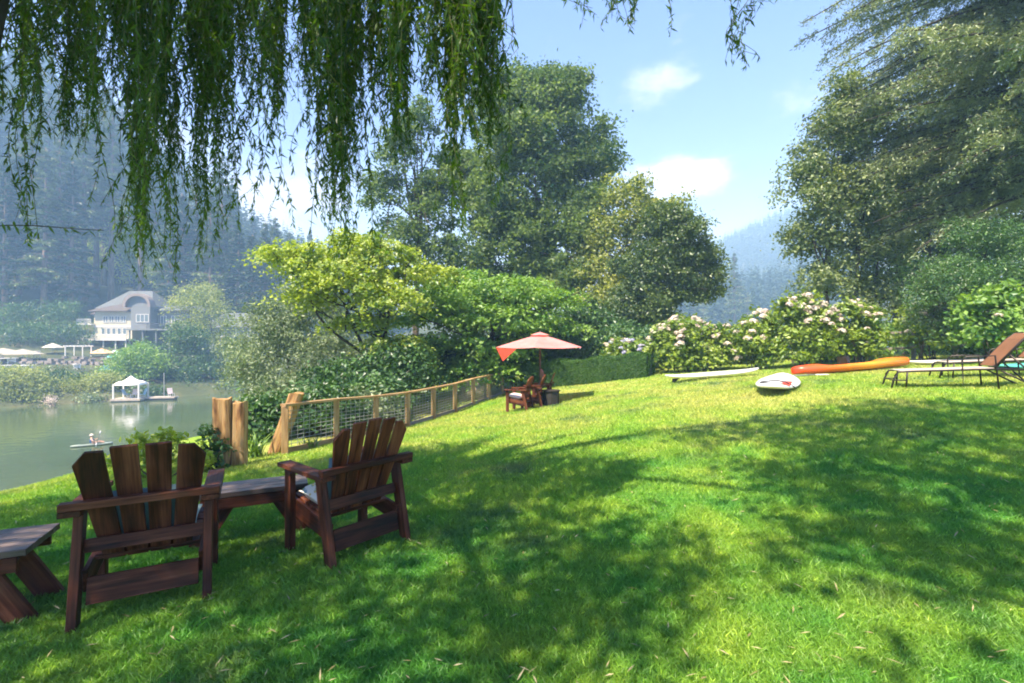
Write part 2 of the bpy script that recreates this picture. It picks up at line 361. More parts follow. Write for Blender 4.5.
# ------------------------------------------------------------------ terrain
def grid(name, xs, ys, zf, mat, keep=None):
    X, Y = np.meshgrid(xs, ys, indexing='ij'); Z = zf(X, Y)
    v = np.stack([X, Y, Z], -1).reshape(-1, 3); nx, ny = len(xs), len(ys)
    i, j = np.meshgrid(np.arange(nx-1), np.arange(ny-1), indexing='ij')
    f = np.stack([i*ny+j, (i+1)*ny+j, (i+1)*ny+j+1, i*ny+j+1], -1).reshape(-1, 4)
    if keep is not None: f = f[keep(*(v[f].mean(1)).T)]
    u, inv = np.unique(f, return_inverse=True); v = v[u]; f = inv.reshape(f.shape)
    a = Acc(); a.add(v, f); return tag(link(name, a.mesh(name, mat, True)), kind='structure')
xs = np.concatenate([np.arange(-30, -9, 1.), np.arange(-9, 16, .2), np.arange(16, 60, 1.5)])
ys = np.concatenate([np.arange(-20, 1, 1.), np.arange(1, 24, .2), np.arange(24, 62, 1.5)])
grid('lawn', xs, ys, lawn_z, M['lawn'], lambda x, y, z: z > -8.5)
xs = np.arange(-330, 800, 5.); ys = np.arange(-120, 720, 5.)
grid('far_hillside', xs, ys, far_z, M['soil'], lambda x, y, z: z > -9)
a = Acc(); a.add([[-330, -120, WATER], [800, -120, WATER], [800, 200, WATER], [-330, 200, WATER]], [[0, 1, 2, 3]])
tag(link('river', a.mesh('river', M['water'])), kind='structure')
a = Acc(); a.add([[-330, -120, -9.5], [800, -120, -9.5], [800, 720, -9.5], [-330, 720, -9.5]], [[0, 1, 2, 3]])
tag(link('riverbed', a.mesh('riverbed', M['soil'])), kind='structure')

# ------------------------------------------------------------------ near grass
rng = np.random.default_rng(7)
N = 560000
Y = 1.75*np.exp(rng.random(N)**1.05*math.log(23/1.75)); X = (rng.random(N)*2-1)*(Y*1.10+.25)
k = (X > -8) & (X < 16) & (X > -4.1-(Y-20)*.0-np.where(Y > 9, -.36*(Y-9)-.0, 4)); X = X[k]; Y = Y[k]; N = len(X)
Z = lawn_z(X, Y)
n_ = np.sin(X*2.1+1)*np.sin(Y*1.7)+.6*np.sin(X*5.3+Y*4.1)
h = (.020+.022*rng.random(N)+.006*n_)*(1+.05*np.minimum(Y, 10)); w = (.0028+.0022*rng.random(N))*(.8+.22*Y)
th = rng.random(N)*2*PI; lean = rng.normal(size=(N, 2))*.55*h[:, None]
c = np.stack([X, Y, Z-.004], 1); d = np.stack([np.cos(th), np.sin(th), np.zeros(N)], 1)*w[:, None]/2
m1 = c+np.stack([lean[:, 0]*.35, lean[:, 1]*.35, h*.6], 1); t1 = c+np.stack([lean[:, 0], lean[:, 1], h], 1)
v = np.stack([c-d, c+d, m1+d*.8, t1, m1-d*.8], 1)
a = Acc(); tt = np.clip(rng.normal(.5, .2, N), 0, 1); tt[rng.random(N) < .03] = 1
a.add(v.reshape(-1, 3), np.arange(N*5).reshape(N, 5), np.repeat(tt, 5))
tag(link('grass', a.mesh('grass', M['blade'])), kind='stuff')
# fallen leaves and a few sprigs
N = 620; Y = 1.8*np.exp(rng.random(N)*math.log(9/1.8)); X = (rng.random(N)*2-1)*Y*1.05
k = X > -6; X, Y = X[k], Y[k]; N = len(X)
a = Acc(); nn = rng.normal(size=(N, 3))*.3+[0, 0, 1]
leaves(a, np.stack([X, Y, lawn_z(X, Y)+.038], 1), nn, .04+.03*rng.random(N), .006+.004*rng.random(N), rng.random(N), None, rng, .2)
tag(link('fallen_leaves', a.mesh('fallen_leaves', M['deadleaf'])), kind='stuff')

# ------------------------------------------------------------------ foliage helpers
def crown(lobes, nclump, nleaf, L, Wd, seed, rc=.5, flat=.7, shell=.55, up=.4, droop=0, acc=None, ctint=.17, sat=0, shrink=1.):
    """lobes: (x,y,z,rx,ry,rz); clumps of leaves near each lobe's skin"""
    r = np.random.default_rng(seed); acc = acc or Acc()
    lobes = np.array(lobes, float); lobes[:, 3:] *= shrink
    if sat:
        ex = []
        for lb in lobes:
            for q in range(sat):
                d = unit(r.normal(size=3)+[0, 0, .25]); f_ = .22+.2*r.random(); ex.append(list(lb[:3]+d*lb[3:]*(.95+.2*r.random()))+[lb[3]*f_, lb[4]*f_, lb[5]*f_*.8])
        lobes = np.concatenate([lobes, ex])
    vol = (lobes[:, 3]*lobes[:, 4]+lobes[:, 4]*lobes[:, 5])
    cnt = np.maximum(3, (vol/vol.sum()*nclump).astype(int))
    for lb, k in zip(lobes, cnt):
        d = unit(r.normal(size=(k, 3))); d[:, 2] = np.where(d[:, 2] < -.55, -d[:, 2], d[:, 2])
        rad = shell+(1.08-shell)*r.random(k)**.6
        cc = lb[:3]+d*rad[:, None]*lb[3:6]*(1+.10*np.sin(d[:, :1]*7+seed)*np.cos(d[:, 1:2]*5))
        ct = r.normal(0, ctint, k); rr = rc*(.6+.8*r.random(k)); m_ = r.poisson(nleaf, k)
        idx = np.repeat(np.arange(k), m_); n = len(idx)
        o = r.normal(size=(n, 3))*.5*rr[idx][:, None]; o[:, 2] *= flat
        if droop: o[:, 2] -= droop*(o[:, 0]**2+o[:, 1]**2)/rr[idx]
        c = cc[idx]+o; nn = r.normal(size=(n, 3))*.8+d[idx]*.5+np.array([0, 0, up])
        t = np.clip(.5+ct[idx]+r.normal(0, .13, n), 0, 1)
        leaves(acc, c, nn, L*(.5+1.0*r.random(n)), Wd*(.5+1.0*r.random(n)), t, None, r, .15)
    return acc
def limbs(base, top, r0, lobes, seed, lean=.3, seg=8, nb=None, split=.35):
    r = np.random.default_rng(seed); a = Acc(); base = np.array(base, float); top = np.array(top, float)
    n = 9; t = np.linspace(0, 1, n)[:, None]; w = np.cumsum(r.normal(size=(n, 3))*[lean*.3, lean*.3, 0], 0); w[0] = 0
    pts = base+(top-base)*t+w*t; rad = r0*(1-.75*t[:, 0]); rad[0] *= 1.35
    tube(a, pts, rad, seg)
    L = lobes if nb is None else lobes[:nb]
    for lb in L:
        c = np.array(lb[:3], float); s = int(np.clip(1+(n-2)*(split+.5*r.random()), 1, n-2)); p0 = pts[s]
        if c[2] < p0[2]: s = max(1, s-2); p0 = pts[s]
        k = np.linspace(0, 1, 7)[:, None]; mid = r.normal(size=3)*.25; arc = np.sin(k*PI)*(mid+[0, 0, .25])
        tube(a, p0+(c-p0)*k+arc, rad[s]*.55*(1-.8*k[:, 0])+.012, 6, cap=False)
        for q in range(3):
            e = c+r.normal(size=3)*np.array(lb[3:6])*.55; b0 = p0+(c-p0)*(.45+.4*r.random())
            tube(a, b0+(e-b0)*k+np.sin(k*PI)*r.normal(size=3)*.15, rad[s]*.22*(1-.8*k[:, 0])+.008, 5, cap=False)
    return a
def tree(name, label, cat, loc, base, top, r0, lobes, leafm, barkm, nclump, nleaf, L, Wd, seed, group=None, trunks=None, kw={}, crownname='crown', lk={}):
    """everything given in world coordinates; the thing's Empty stands at its base"""
    e = empty(name, loc, 0, label, cat, group); inv = -Vector(loc)
    ac = crown(lobes, nclump, nleaf, L, Wd, seed, **kw)
    o = link(crownname, ac.mesh(crownname, leafm), e); o.location = inv
    for i, tr in enumerate(trunks or [(base, top, r0)]):
        sub = lobes[i::len(trunks)] if trunks else lobes
        t = link('trunk', limbs(tr[0], tr[1], tr[2], sub, seed+i, **lk).mesh('trunk', barkm, True), e); t.location = inv
    return e
# ------------------------------------------------------------------ garden chairs, tables
def make_chair(name, label, nsl, mat, mat2=None, seed=0, arch=False):
    e = empty(name, (0, 0, 0), 0, label, 'chair'); mat2 = mat2 or mat
    def part(nm, B, m=None): return link(nm, B.mesh(nm, m or mat), e)
    lo = lambda y: .32+(y+.10)*.16
    B = Boards(seed)
    for i in range(5):
        y = -.07+i*.093; B.board((-.255, y, lo(y)), (.255, y, lo(y)), .085, .022, (0, -.16, 1))
    part('seat', B)
    # back: slats fan out, leaning to the rear
    B = Boards(seed+1); H = .745; tl = math.radians(20)
    for i in range(nsl):
        u = (i-(nsl-1)/2)/((nsl-1)/2); wt, wb = (.125, .10) if nsl == 4 else (.098, .076)
        span = (.238 if nsl == 4 else .245); bt = (.165 if nsl == 4 else .16)
        ct, cb = u*span, u*bt
        hh = H-(.045*u*u if nsl == 5 or arch else .03*abs(u)) ; s = 1 if u > 0 else -1
        if abs(u) > .9:
            L_, R_ = (ct-wt/2-.005, ct+wt/2+.005)
            if u > 0: top = [(R_, hh-.075), (R_-.055, hh), (L_, hh)]
            else: top = [(R_, hh), (L_+.055, hh), (L_, hh-.075)]
        else: top = [(ct+wt/2, hh+.004), (ct-wt/2, hh)]
        if arch and abs(u) < .9: top = [(ct+wt/2, hh-(.02 if u > 0 else 0)), (ct, hh+.01), (ct-wt/2, hh-(.02 if u < 0 else 0))]
        poly = [(cb-wb/2, 0), (cb+wb/2, 0)]+top
        MM = Matrix.Translation((0, -.085, .30))@Matrix.Rotation(PI/2+tl, 4, 'X')
        B.prism(poly, .022, MM, .003, 1)
    part('backrest', B, mat2)
    B = Boards(seed+2); B.board((-.372, -.262, .672), (.372, -.262, .672), .06, .042); part('back_rail', B)
    B = Boards(seed+3); B.board((-.285, -.170, .415), (.285, -.170, .415), .075, .04, (0, -1, .25)); part('seat_rail', B)
    B = Boards(seed+4); B.board((-.285, .315, .31), (.285, .315, .31), .12, .022, (0, 1, 0)); part('apron', B)
    B = Boards(seed+5); B.board((-.262, -.232, .185), (.262, -.232, .185), .145, .028, (0, -1, .22)); part('stretcher', B)
    for s in (-1, 1):
        B = Boards(seed+6+s); B.board((s*.272, .32, .32), (s*.272, -.22, .235), .13, .026, (1, 0, 0)); part('side_rail', B)
        B = Boards(seed+8+s); B.board((s*.318, .38, .632), (s*.325, -.285, .632), .10, .032); part('armrest', B)
        B = Boards(seed+10+s); B.board((s*.308, .30, .0), (s*.308, .30, .614), .085, .045, (1, 0, 0)); part('leg', B)
        B = Boards(seed+12+s); B.board((s*.308, -.29, .0), (s*.308, -.145, .614), .085, .045, (1, 0, 0)); part('leg', B)
    return e
def make_table(name, label, L, Wd, H, seed):
    e = empty(name, (0, 0, 0), 0, label, 'table')
    B = Boards(seed)
    n = 4; w = Wd/n
    for i in range(n): B.board((-L/2, -Wd/2+w*(i+.5), H-.02), (L/2, -Wd/2+w*(i+.5), H-.02), w-.006, .038)
    link('tabletop', B.mesh('tabletop', M['tabletop']), e)
    B = Boards(seed+1)
    for s in (-1, 1): B.board((-L/2+.04, s*(Wd/2-.02), H-.085), (L/2-.04, s*(Wd/2-.02), H-.085), .085, .03, (0, 1, 0))
    link('apron', B.mesh('apron', M['redwood']), e)
    for sx in (-1, 1):
        B = Boards(seed+4+sx); B.board((sx*(L/2-.10), -Wd/2+.04, H-.07), (sx*(L/2-.10), Wd/2-.04, H-.07), .06, .035, (0, 0, 1)); link('cleat', B.mesh('cleat', M['redwood']), e)
        for sy in (-1, 1):
            B = Boards(seed+7+sx*2+sy); B.board((sx*(L/2-.24), sy*(Wd/2-.055), H-.05), (sx*(L/2-.015), sy*(Wd/2-.055), .0), .125, .035, (0, 1, 0)); link('leg', B.mesh('leg', M['redwood']), e)
    return e
def put(o, x, y, deg, dz=0, tilt=0):
    o.location = (x, y, gz(x, y)+dz); o.rotation_euler = (0, tilt, math.radians(deg)); return o
ch1 = put(make_chair('garden_chair', 'dark wooden garden chair with four back slats seen from behind, in front of the river', 4, M['redwood'], None, 3), -2.235, 3.01, 28.0, -.006)
ch2 = put(make_chair('garden_chair', 'reddish wooden garden chair with five back slats and a patterned pillow, turned towards the river', 5, M['redwood'], M['redwood2'], 31), -1.23, 3.66, 50, -.01)
put(make_table('side_table', 'low wooden table between the two big chairs', .80, .34, .42, 60), -2.12, 3.98, 26)
put(make_table('side_table', 'low wooden table with weathered top cut by the left edge of the picture', .86, .44, .45, 80), -3.21, 2.74, 24)
def pillow(name, label, w, h, t, mat, cat='cushion'):
    n = 14; a = Acc(); V = []
    for sgn in (1, -1):
        u, v = np.meshgrid(np.linspace(-1, 1, n), np.linspace(-1, 1, n), indexing='ij')
        z = sgn*t/2*((1-u**4)*(1-v**4))**.45
        x = u*w/2*(1-.08*(1-v*v)*abs(u)); y = v*h/2*(1-.08*(1-u*u)*abs(v))
        i, j = np.meshgrid(np.arange(n-1), np.arange(n-1), indexing='ij'); f = np.stack([i*n+j, (i+1)*n+j, (i+1)*n+j+1, i*n+j+1], -1).reshape(-1, 4)
        a.add(np.stack([x, y, z], -1).reshape(-1, 3), f if sgn > 0 else f[:, ::-1])
    o = link(name, a.mesh(name, mat, True)); return tag(o, label, cat)
def on_chair(o, ch, loc, rx, rz=0):
    o.matrix_world = Matrix.Translation(ch.location)@Matrix.Rotation(ch.rotation_euler.z, 4, 'Z')@Matrix.Translation(loc)@Matrix.Rotation(rz, 4, 'Z')@Matrix.Rotation(rx, 4, 'X')
on_chair(pillow('back_cushion', 'blue-grey cushion leaning inside the back of the dark four-slat chair', .44, .34, .10, M['teal']), ch1, (0, -.09, .55), PI/2+.35)
on_chair(pillow('seat_cushion', 'pale teal seat pad on the dark four-slat chair', .48, .40, .07, M['paleteal']), ch1, (0, .12, .395), .16)
on_chair(pillow('back_cushion', 'teal cushion behind the slats of the reddish five-slat chair', .42, .36, .10, M['teal']), ch2, (-.04, -.09, .57), PI/2+.35)
on_chair(pillow('throw_pillow', 'small cream pillow with yellow pattern lying on the reddish chair', .40, .26, .12, M['pattern']), ch2, (-.06, .14, .41), .25, .15)

# ------------------------------------------------------------------ split cedar posts and climbing plant
def stump_post(label, x, y, w, d, h, lean, rz, seed):
    r = random.Random(seed); bm = bmesh.new(); g = bm.verts.layers.float_vector.new('grain')
    n = 18; k = 12; ring = []
    for j in range(k+1):
        t = j/k; row = []
        for i in range(n):
            th = 2*PI*i/n; c_, s_ = math.cos(th), math.sin(th); q = (abs(c_)**5+abs(s_)**5)**(-.2)
            rr = 1+.05*math.sin(3*th+seed+t*2)+.03*math.sin(7*th+seed*2)+.012*r.uniform(-1, 1)
            x_ = c_*q*w/2*rr*(1.04-.08*t); y_ = s_*q*d/2*rr; z_ = t*h+(.02*math.sin(2*th+seed) if j == k else 0)
            v = bm.verts.new((x_+lean*t*h, y_, z_-.05)); v[g] = (z_, x_, y_+seed); row.append(v)
        ring.append(row)
    for j in range(k):
        for i in range(n): bm.faces.new((ring[j][i], ring[j][(i+1) % n], ring[j+1][(i+1) % n], ring[j+1][i]))
    bm.faces.new(ring[-1]); me = bpy.data.meshes.new('cedar_post'); bm.to_mesh(me); bm.free(); me.materials.append(M['stump'])
    o = link('cedar_post', me); o.location = (x, y, gz(x, y)); o.rotation_euler = (0, 0, rz)
    return tag(o, label, 'post')
M['stump'] = woodmat('cracked_cedar_post', [(.44, (.03, .016, .008)), (.52, (.16, .08, .03)), (.61, (.34, .20, .075)), (.72, (.46, .31, .14)), (.83, (.26, .14, .06))], .8, 1.1)
stump_post('tall square split cedar post with ivy at its foot, left one of the upright pair', -4.47, 7.5, .25, .22, 1.13, -.01, .2, 1)
stump_post('slightly shorter cedar post standing against the taller ivy-covered one', -4.27, 7.58, .20, .2, 1.05, .01, .1, 2)
stump_post('thick cedar post leaning to the right behind the first fence post', -4.42, 9.0, .26, .2, 1.16, .34, .1, 5)
def plant(name, label, cat, x, y, lobes, mat, nclump, nleaf, L, Wd, seed, stems=5, group=None, kw={}, part='foliage', stemr=.012):
    z0 = gz(x, y); e = empty(name, (x, y, z0-.02), 0, label, cat, group)
    a = crown(lobes, nclump, nleaf, L, Wd, seed, **kw); link(part, a.mesh(part, mat), e)
    r = np.random.default_rng(seed); s = Acc()
    for q in range(stems):
        lb = lobes[q % len(lobes)]; c = np.array(lb[:3])+r.normal(size=3)*np.array(lb[3:6])*.35
        k = np.linspace(0, 1, 6)[:, None]; b = np.array([r.normal()*.06+lb[0]*.3, r.normal()*.06+lb[1]*.3, 0])
        tube(s, b+(c-b)*k+np.sin(k*PI)*r.normal(size=3)*.05, stemr*(1.2-.9*k[:, 0]), 5, cap=False)
    link('stem', s.mesh('stem', M['bark'], True), e); return e
plant('ivy_plant', 'dark leaved creeper with a few yellow leaves climbing the paired cedar posts', 'plant', -4.50, 7.28,
      [(-.05, 0, .18, .16, .1, .2), (-.06, .02, .42, .12, .08, .16), (.14, -.02, .36, .13, .06, .14), (-.14, .05, .58, .08, .06, .1)], M['shrub'], 34, 14, .07, .05, 11, 5, kw=dict(rc=.1))
plant('leafy_plant', 'bright yellow-green broad-leaved plant behind the dark four-slat chair', 'plant', -5.15, 6.9,
      [(-.3, .1, .35, .3, .2, .22), (.15, 0, .42, .28, .2, .25), (.55, .1, .28, .22, .15, .2)], M['brightleaf'], 60, 20, .085, .05, 12, 8, kw=dict(rc=.16, up=.9))
plant('leafy_plant', 'low yellow-green plant at the foot of the cedar post pair', 'plant', -4.75, 7.3,
      [(-.2, 0, .12, .22, .12, .12), (.15, .05, .1, .2, .1, .1)], M['brightleaf'], 34, 14, .06, .035, 13, 5, kw=dict(rc=.12, up=.9))
def strap(label, x, y, h, n, seed, name='strap_leaf_plant'):
    r = np.random.default_rng(seed); a = Acc(); z0 = gz(x, y)
    for i in range(n):
        th = r.random()*2*PI; sp = (.15+.6*r.random())*h; hh = h*(.55+.5*r.random()); w = .016+.014*r.random()
        k = np.linspace(0, 1, 6)[:, None]; d = np.array([math.cos(th), math.sin(th), 0]); s = np.array([-d[1], d[0], 0])
        b = np.array([r.normal()*.07, r.normal()*.07, 0])
        p = b+d*sp*k**1.8+np.array([0, 0, 1])*hh*(k-.25*k**3)
        ww = w*np.sin(np.clip(1-k, .02, 1)*PI/2)
        v = np.concatenate([p-s*ww, p+s*ww]); q = np.arange(5); f = np.stack([q, q+6, q+7, q+1], 1); a.add(v, f, np.full(12, r.random()))
    o = link(name, a.mesh(name, M['blade_plant'])); o.location = (x, y, z0-.02); return tag(o, label, 'plant')
strap('clump of long bright green strap leaves beside the first fence post', -4.55, 8.55, .62, 46, 3)
strap('small clump of strap leaves under the wire fence near the leaning post', -3.9, 9.3, .32, 30, 4)

# ------------------------------------------------------------------ wire fence
fx = lambda i: -4.08+.461*i; fy = lambda i: 8.7+1.276*i
fe = empty('wire_fence', (fx(0), fy(0), gz(fx(0), fy(0))), 0, 'cedar post and rail fence with galvanised wire mesh running down to the hedge', 'fence'); inv = -fe.location
NP = 10; tops = []
for i in range(NP):
    x, y = fx(i), fy(i); z = gz(x, y); B = Boards(100+i); hgt = .87 if i < 8 else .78
    B.board((x, y, z-.06), (x, y, z+hgt), .115, .115, (-.34, .94, 0), .006); link('post', B.mesh('post', M['cedar']), fe, inv); tops.append((Vector((x, y, z+hgt)), z))
for i in range(NP-1):
    (p, z), (q, z2) = tops[i], tops[i+1]
    B = Boards(130+i); up = Vector((0, 0, .022)); d = (q-p).normalized()*.048
    B.board(p+up-d, q+up-d, .13, .045, (0, 0, 1), .004); link('top_rail', B.mesh('top_rail', M['cedar']), fe, inv)
    B = Boards(150+i); a_, b_ = Vector((p.x, p.y, z+.07))+d, Vector((q.x, q.y, z2+.07))-d
    B.board(a_, b_, .09, .045, (-.94, .34, 0), .004); link('bottom_rail', B.mesh('bottom_rail', M['greywood'] if i > 2 else M['cedar']), fe, inv)
    a = Acc()
    for k in range(1, 10):
        t = k/10; p0 = np.array([p.x, p.y, z+.1+(p.z-z-.12)*t]); p1 = np.array([q.x, q.y, z2+.1+(q.z-z2-.12)*t]); tube(a, [p0, p1], .006, 4)
    for k in range(1, 9):
        t = k/9; b0 = np.array(Vector((p.x, p.y, z)).lerp(Vector((q.x, q.y, z2)), t)); b1 = np.array(p.lerp(q, t)); tube(a, [b0+[0, 0, .08], b1], .005, 4)
    link('wire_panel', a.mesh('wire_panel', M['steel']), fe, inv)

# ------------------------------------------------------------------ umbrella and small chairs
ux, uy = .80, 13.8; uz = gz(ux, uy)
um = empty('parasol', (ux, uy, uz), 0, 'pale red square parasol with a sagging left corner above the small brown chairs', 'parasol')
def canopy(R, zr, zt, n, sag, rot, vent=True):
    a = Acc(); K = 7; V = []
    for i in range(n):
        t0, t1 = rot+2*PI*i/n, rot+2*PI*(i+1)/n
        for j in range(K+1):
            s = j/K
            for k in range(K+1):
                u = k/K; e0 = np.array([math.cos(t0), math.sin(t0)]); e1 = np.array([math.cos(t1), math.sin(t1)])
                p = (e0*(1-u)+e1*u)*R*s; z = zt+(zr-zt)*s**1.12-sag*math.sin(PI*u)*s*.5
                V.append((p[0], p[1], z))
    m_ = (K+1)*(K+1); f = []
    for i in range(n):
        for j in range(K):
            for k in range(K):
                b = i*m_+j*(K+1)+k; f.append([b, b+K+1, b+K+2, b+1])
    a.add(V, f); return a
cz_t, cz_r = 1.98, 1.62
a = canopy(1.32, cz_r, cz_t, 6, .05, .35); V = a.v[0]
o = link('canopy', a.mesh('canopy', M['parasol'], False), um)
a = canopy(.30, cz_t-.02, cz_t+.07, 6, .01, .35); link('vent_cap', a.mesh('vent_cap', M['parasol']), um)
# sagging corner flap on the left
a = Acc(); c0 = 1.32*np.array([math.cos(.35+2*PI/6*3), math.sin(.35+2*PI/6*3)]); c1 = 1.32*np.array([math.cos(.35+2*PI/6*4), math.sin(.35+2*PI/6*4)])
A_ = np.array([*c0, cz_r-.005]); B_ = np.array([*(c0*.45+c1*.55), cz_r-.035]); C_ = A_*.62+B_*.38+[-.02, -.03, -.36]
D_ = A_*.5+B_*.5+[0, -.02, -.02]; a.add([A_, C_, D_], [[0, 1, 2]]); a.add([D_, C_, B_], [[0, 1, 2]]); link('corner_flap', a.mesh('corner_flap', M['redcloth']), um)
a = Acc(); tube(a, [[0, 0, -.05], [0, 0, cz_t+.1]], .022, 10); link('pole', a.mesh('pole', M['orangewood_p'] if 'orangewood_p' in M else M['bark'], True), um)
for i in range(6):
    t = .35+2*PI*i/6; a = Acc(); tube(a, [[.02*math.cos(t), .02*math.sin(t), cz_t-.02], [1.3*math.cos(t), 1.3*math.sin(t), cz_r-.012]], .01, 6); link('rib', a.mesh('rib', M['bark']), um)
a = Acc(); tube(a, [[.06, 0, .62], [.07, -.02, .80], [.05, -.02, .92], [.03, 0, 1.0]], [.02, .06, .05, .015], 8); link('strap', a.mesh('strap', M['redbark'], True), um)
a = Acc(); tube(a, [[0, 0, -.02], [0, 0, .06], [0, 0, .07]], [.24, .22, .05], 20); link('base', a.mesh('base', M['blackmetal'], True), um)
g1 = 'small brown chairs round the parasol'
s1 = make_chair('garden_chair', 'nearest of the small brown chairs by the parasol, with a pale pillow', 5, M['redwood'], M['redwood2'], 200, True); put(s1, .22, 12.3, 72); s1.scale = (.88, .88, .88)
s2 = put(copy_tree(s1), .58, 12.8, 78); s2['label'] = 'middle one of the small brown chairs under the red parasol'
s3 = put(copy_tree(s1), .90, 13.6, 80); s3['label'] = 'small brown chair farthest from us, closest to the hedge under the red parasol'
for s_ in (s1, s2, s3): s_['group'] = g1
on_chair(pillow('seat_cushion', 'pale pinkish pillow on the nearest small chair by the parasol', .40, .34, .12, plain('pale_pink_cloth', (.7, .55, .5), .9)), s1, (0, .105, .375), .16)
B = Boards(300)
for q in range(8):
    t = 2*PI*q/8; t2 = 2*PI*(q+1)/8
    B.board((.2*math.cos(t), .2*math.sin(t), .2), (.2*math.cos(t2), .2*math.sin(t2), .2), .38, .03, (math.cos((t+t2)/2), math.sin((t+t2)/2), 0))
B.prism([(.24*math.cos(2*PI*q/12), .24*math.sin(2*PI*q/12)) for q in range(12)], .03, Matrix.Translation((0, 0, .40)))
o = link('fire_drum', B.mesh('fire_drum', plain('charred_black', (.02, .018, .016), .8))); put(o, 1.04, 12.85, 0); tag(o, 'low dark round barrel table at the right of the small chairs', 'table')
# ------------------------------------------------------------------ boats and boards on the lawn
def loft(rows, close=True):
    a = Acc(); R = np.array(rows, float); n, k, _ = R.shape
    i, j = np.meshgrid(np.arange(n-1), np.arange(k), indexing='ij'); j2 = (j+1) % k
    f = np.stack([i*k+j, i*k+j2, (i+1)*k+j2, (i+1)*k+j], -1).reshape(-1, 4); a.add(R.reshape(-1, 3), f)
    for e, o in ((0, 1), (n-1, -1)): a.f.append(np.array([[e*k+q for q in range(k)][::o][::-1]]))
    return a
def xlerp(mat_name, stops, L, rough=.35):
    m, nt, out = newmat(mat_name); sp = nd(nt, 'ShaderNodeSeparateXYZ'); nt.links.new(objco(nt), sp.inputs[0])
    n = noise(nt, 2.5, 3, objco(nt)); mr = nd(nt, 'ShaderNodeMapRange'); nt.links.new(sp.outputs[0], mr.inputs[0]); mr.inputs[1].default_value = -L/2; mr.inputs[2].default_value = L/2
    a = nd(nt, 'ShaderNodeMath', operation='MULTIPLY_ADD'); nt.links.new(n, a.inputs[0]); a.inputs[1].default_value = .16; nt.links.new(mr.outputs[0], a.inputs[2])
    s = nd(nt, 'ShaderNodeMath', operation='SUBTRACT'); nt.links.new(a.outputs[0], s.inputs[0]); s.inputs[1].default_value = .08
    principled(nt, out, ramp(nt, s.outputs[0], stops), rough); return m
def kayak_mesh(L, Wd, H):
    rows = []
    for x in np.linspace(-1, 1, 31):
        e = max(1-abs(x)**2.6, .0)**.42; w = Wd/2*e+.018; rise = .03*abs(x)**3.2; hh = H*(.62+.38*e)
        row = []
        for t in np.linspace(0, 2*PI, 20, endpoint=False):
            c_, s_ = math.cos(t), math.sin(t); y = w*abs(c_)**.75*(1 if c_ > 0 else -1)
            z = hh*.5+hh*.5*abs(s_)**.8*(1 if s_ > 0 else -1)
            if s_ > .3 and abs(x) < .62: z -= .09*min(1, (.62-abs(x))*5)*max(0, (s_-.3)/.7)
            row.append((x*L/2, y, z+rise))
        rows.append(row)
    return loft(rows)
L = 3.35; kz = empty('kayak', (9.45, 13.5, gz(9.45, 13.5)-.0), math.radians(4), 'red, orange and yellow sit-on kayak lying on the lawn before the hydrangeas', 'kayak')
sl_ = (gz(11.2, 13.6)-gz(8.0, 13.4))/3.2; kz.rotation_euler = (math.radians(-6), -math.atan(sl_)-.02, math.radians(2)); kz.location.z += .02
hull = link('hull', kayak_mesh(L, .72, .30).mesh('hull', xlerp('kayak_plastic', [(0, (.6, .05, .015)), (.25, (.66, .12, .02)), (.45, (.72, .22, .025)), (.62, (.76, .31, .03)), (.8, (.70, .20, .025)), (1, (.62, .13, .02))], L, .3), True), kz)
a = Acc(); boxa(a, -.14, .14, -.2, .2, .16, .2); boxa(a, -.2, -.13, -.2, .2, .18, .43); link('seat', a.mesh('seat', M['black']), kz)
for s in (-1, 1):
    a = Acc(); tube(a, [[s*1.54, 0, .33], [s*1.60, 0, .38], [s*1.65, 0, .33]], .014, 6); link('handle', a.mesh('handle', M['black'], True), kz)
a = Acc(); tube(a, [[-.45, .0, .24], [.45, .02, .25]], .3*.12, 8); 
def board_mesh(L, Wd, T, noseround=.6):
    rows = []
    for x in np.linspace(-1, 1, 33):
        e = (max(1-abs(x)**(2.2 if x < 0 else 2.0), 0))**.55; w = Wd/2*e+.004; row = []
        for t in np.linspace(0, 2*PI, 14, endpoint=False):
            c_, s_ = math.cos(t), math.sin(t); row.append((x*L/2, w*abs(c_)**.8*(1 if c_ > 0 else -1), T/2*abs(s_)**.7*(1 if s_ > 0 else -1)*(.3+.7*e)+.07*abs(x)**4))
        rows.append(row)
    return loft(rows)
def paddleboard(label, x, y, deg, L, Wd, tint, ry=0, dz=.06, fin=False, stripes=False):
    e = empty('paddle_board', (x, y, gz(x, y)+dz), 0, label, 'paddle board'); e.rotation_euler = (0, ry, math.radians(deg))
    link('deck', board_mesh(L, Wd, .11).mesh('deck', tint, True), e)
    if fin:
        bm = Boards(1); bm.prism([(-.11, 0), (.09, 0), (-.05, -.13), (-.13, -.11)], .014, Matrix.Translation((-L/2+.32, 0, -.035))@Matrix.Rotation(PI/2, 4, 'X'), .002)
        link('fin', bm.mesh('fin', M['black']), e)
    if stripes:
        a = Acc(); 
        for k in range(7): boxa(a, -1.05+k*.12, -.97+k*.12+.02*(k % 2), -.26, -.12+.02*(k % 3), .052, .0585)
        link('lettering', a.mesh('lettering', M['red']), e)
        a = Acc(); boxa(a, -.75, -.66, -.05, .28, .053, .06); tube(a, [[-.72, .25, .07], [-.6, .0, .1], [-.75, -.18, .09], [-.9, -.35, .0]], .014, 6); link('strap', a.mesh('strap', M['black']), e)
    return e
paddleboard('broad white paddle board with red lettering, lying on the lawn in front of the kayak', 5.45, 9.9, 57, 2.7, .78, M['white'], -.03, .10, False, True)
paddleboard('long thin white paddle board lying fin down in front of the hydrangeas', 5.75, 13.9, 2, 2.75, .70, plain('cream_gelcoat', (.66, .68, .60), .4, 0, .05), -math.atan(.15)*.5, .13, True)
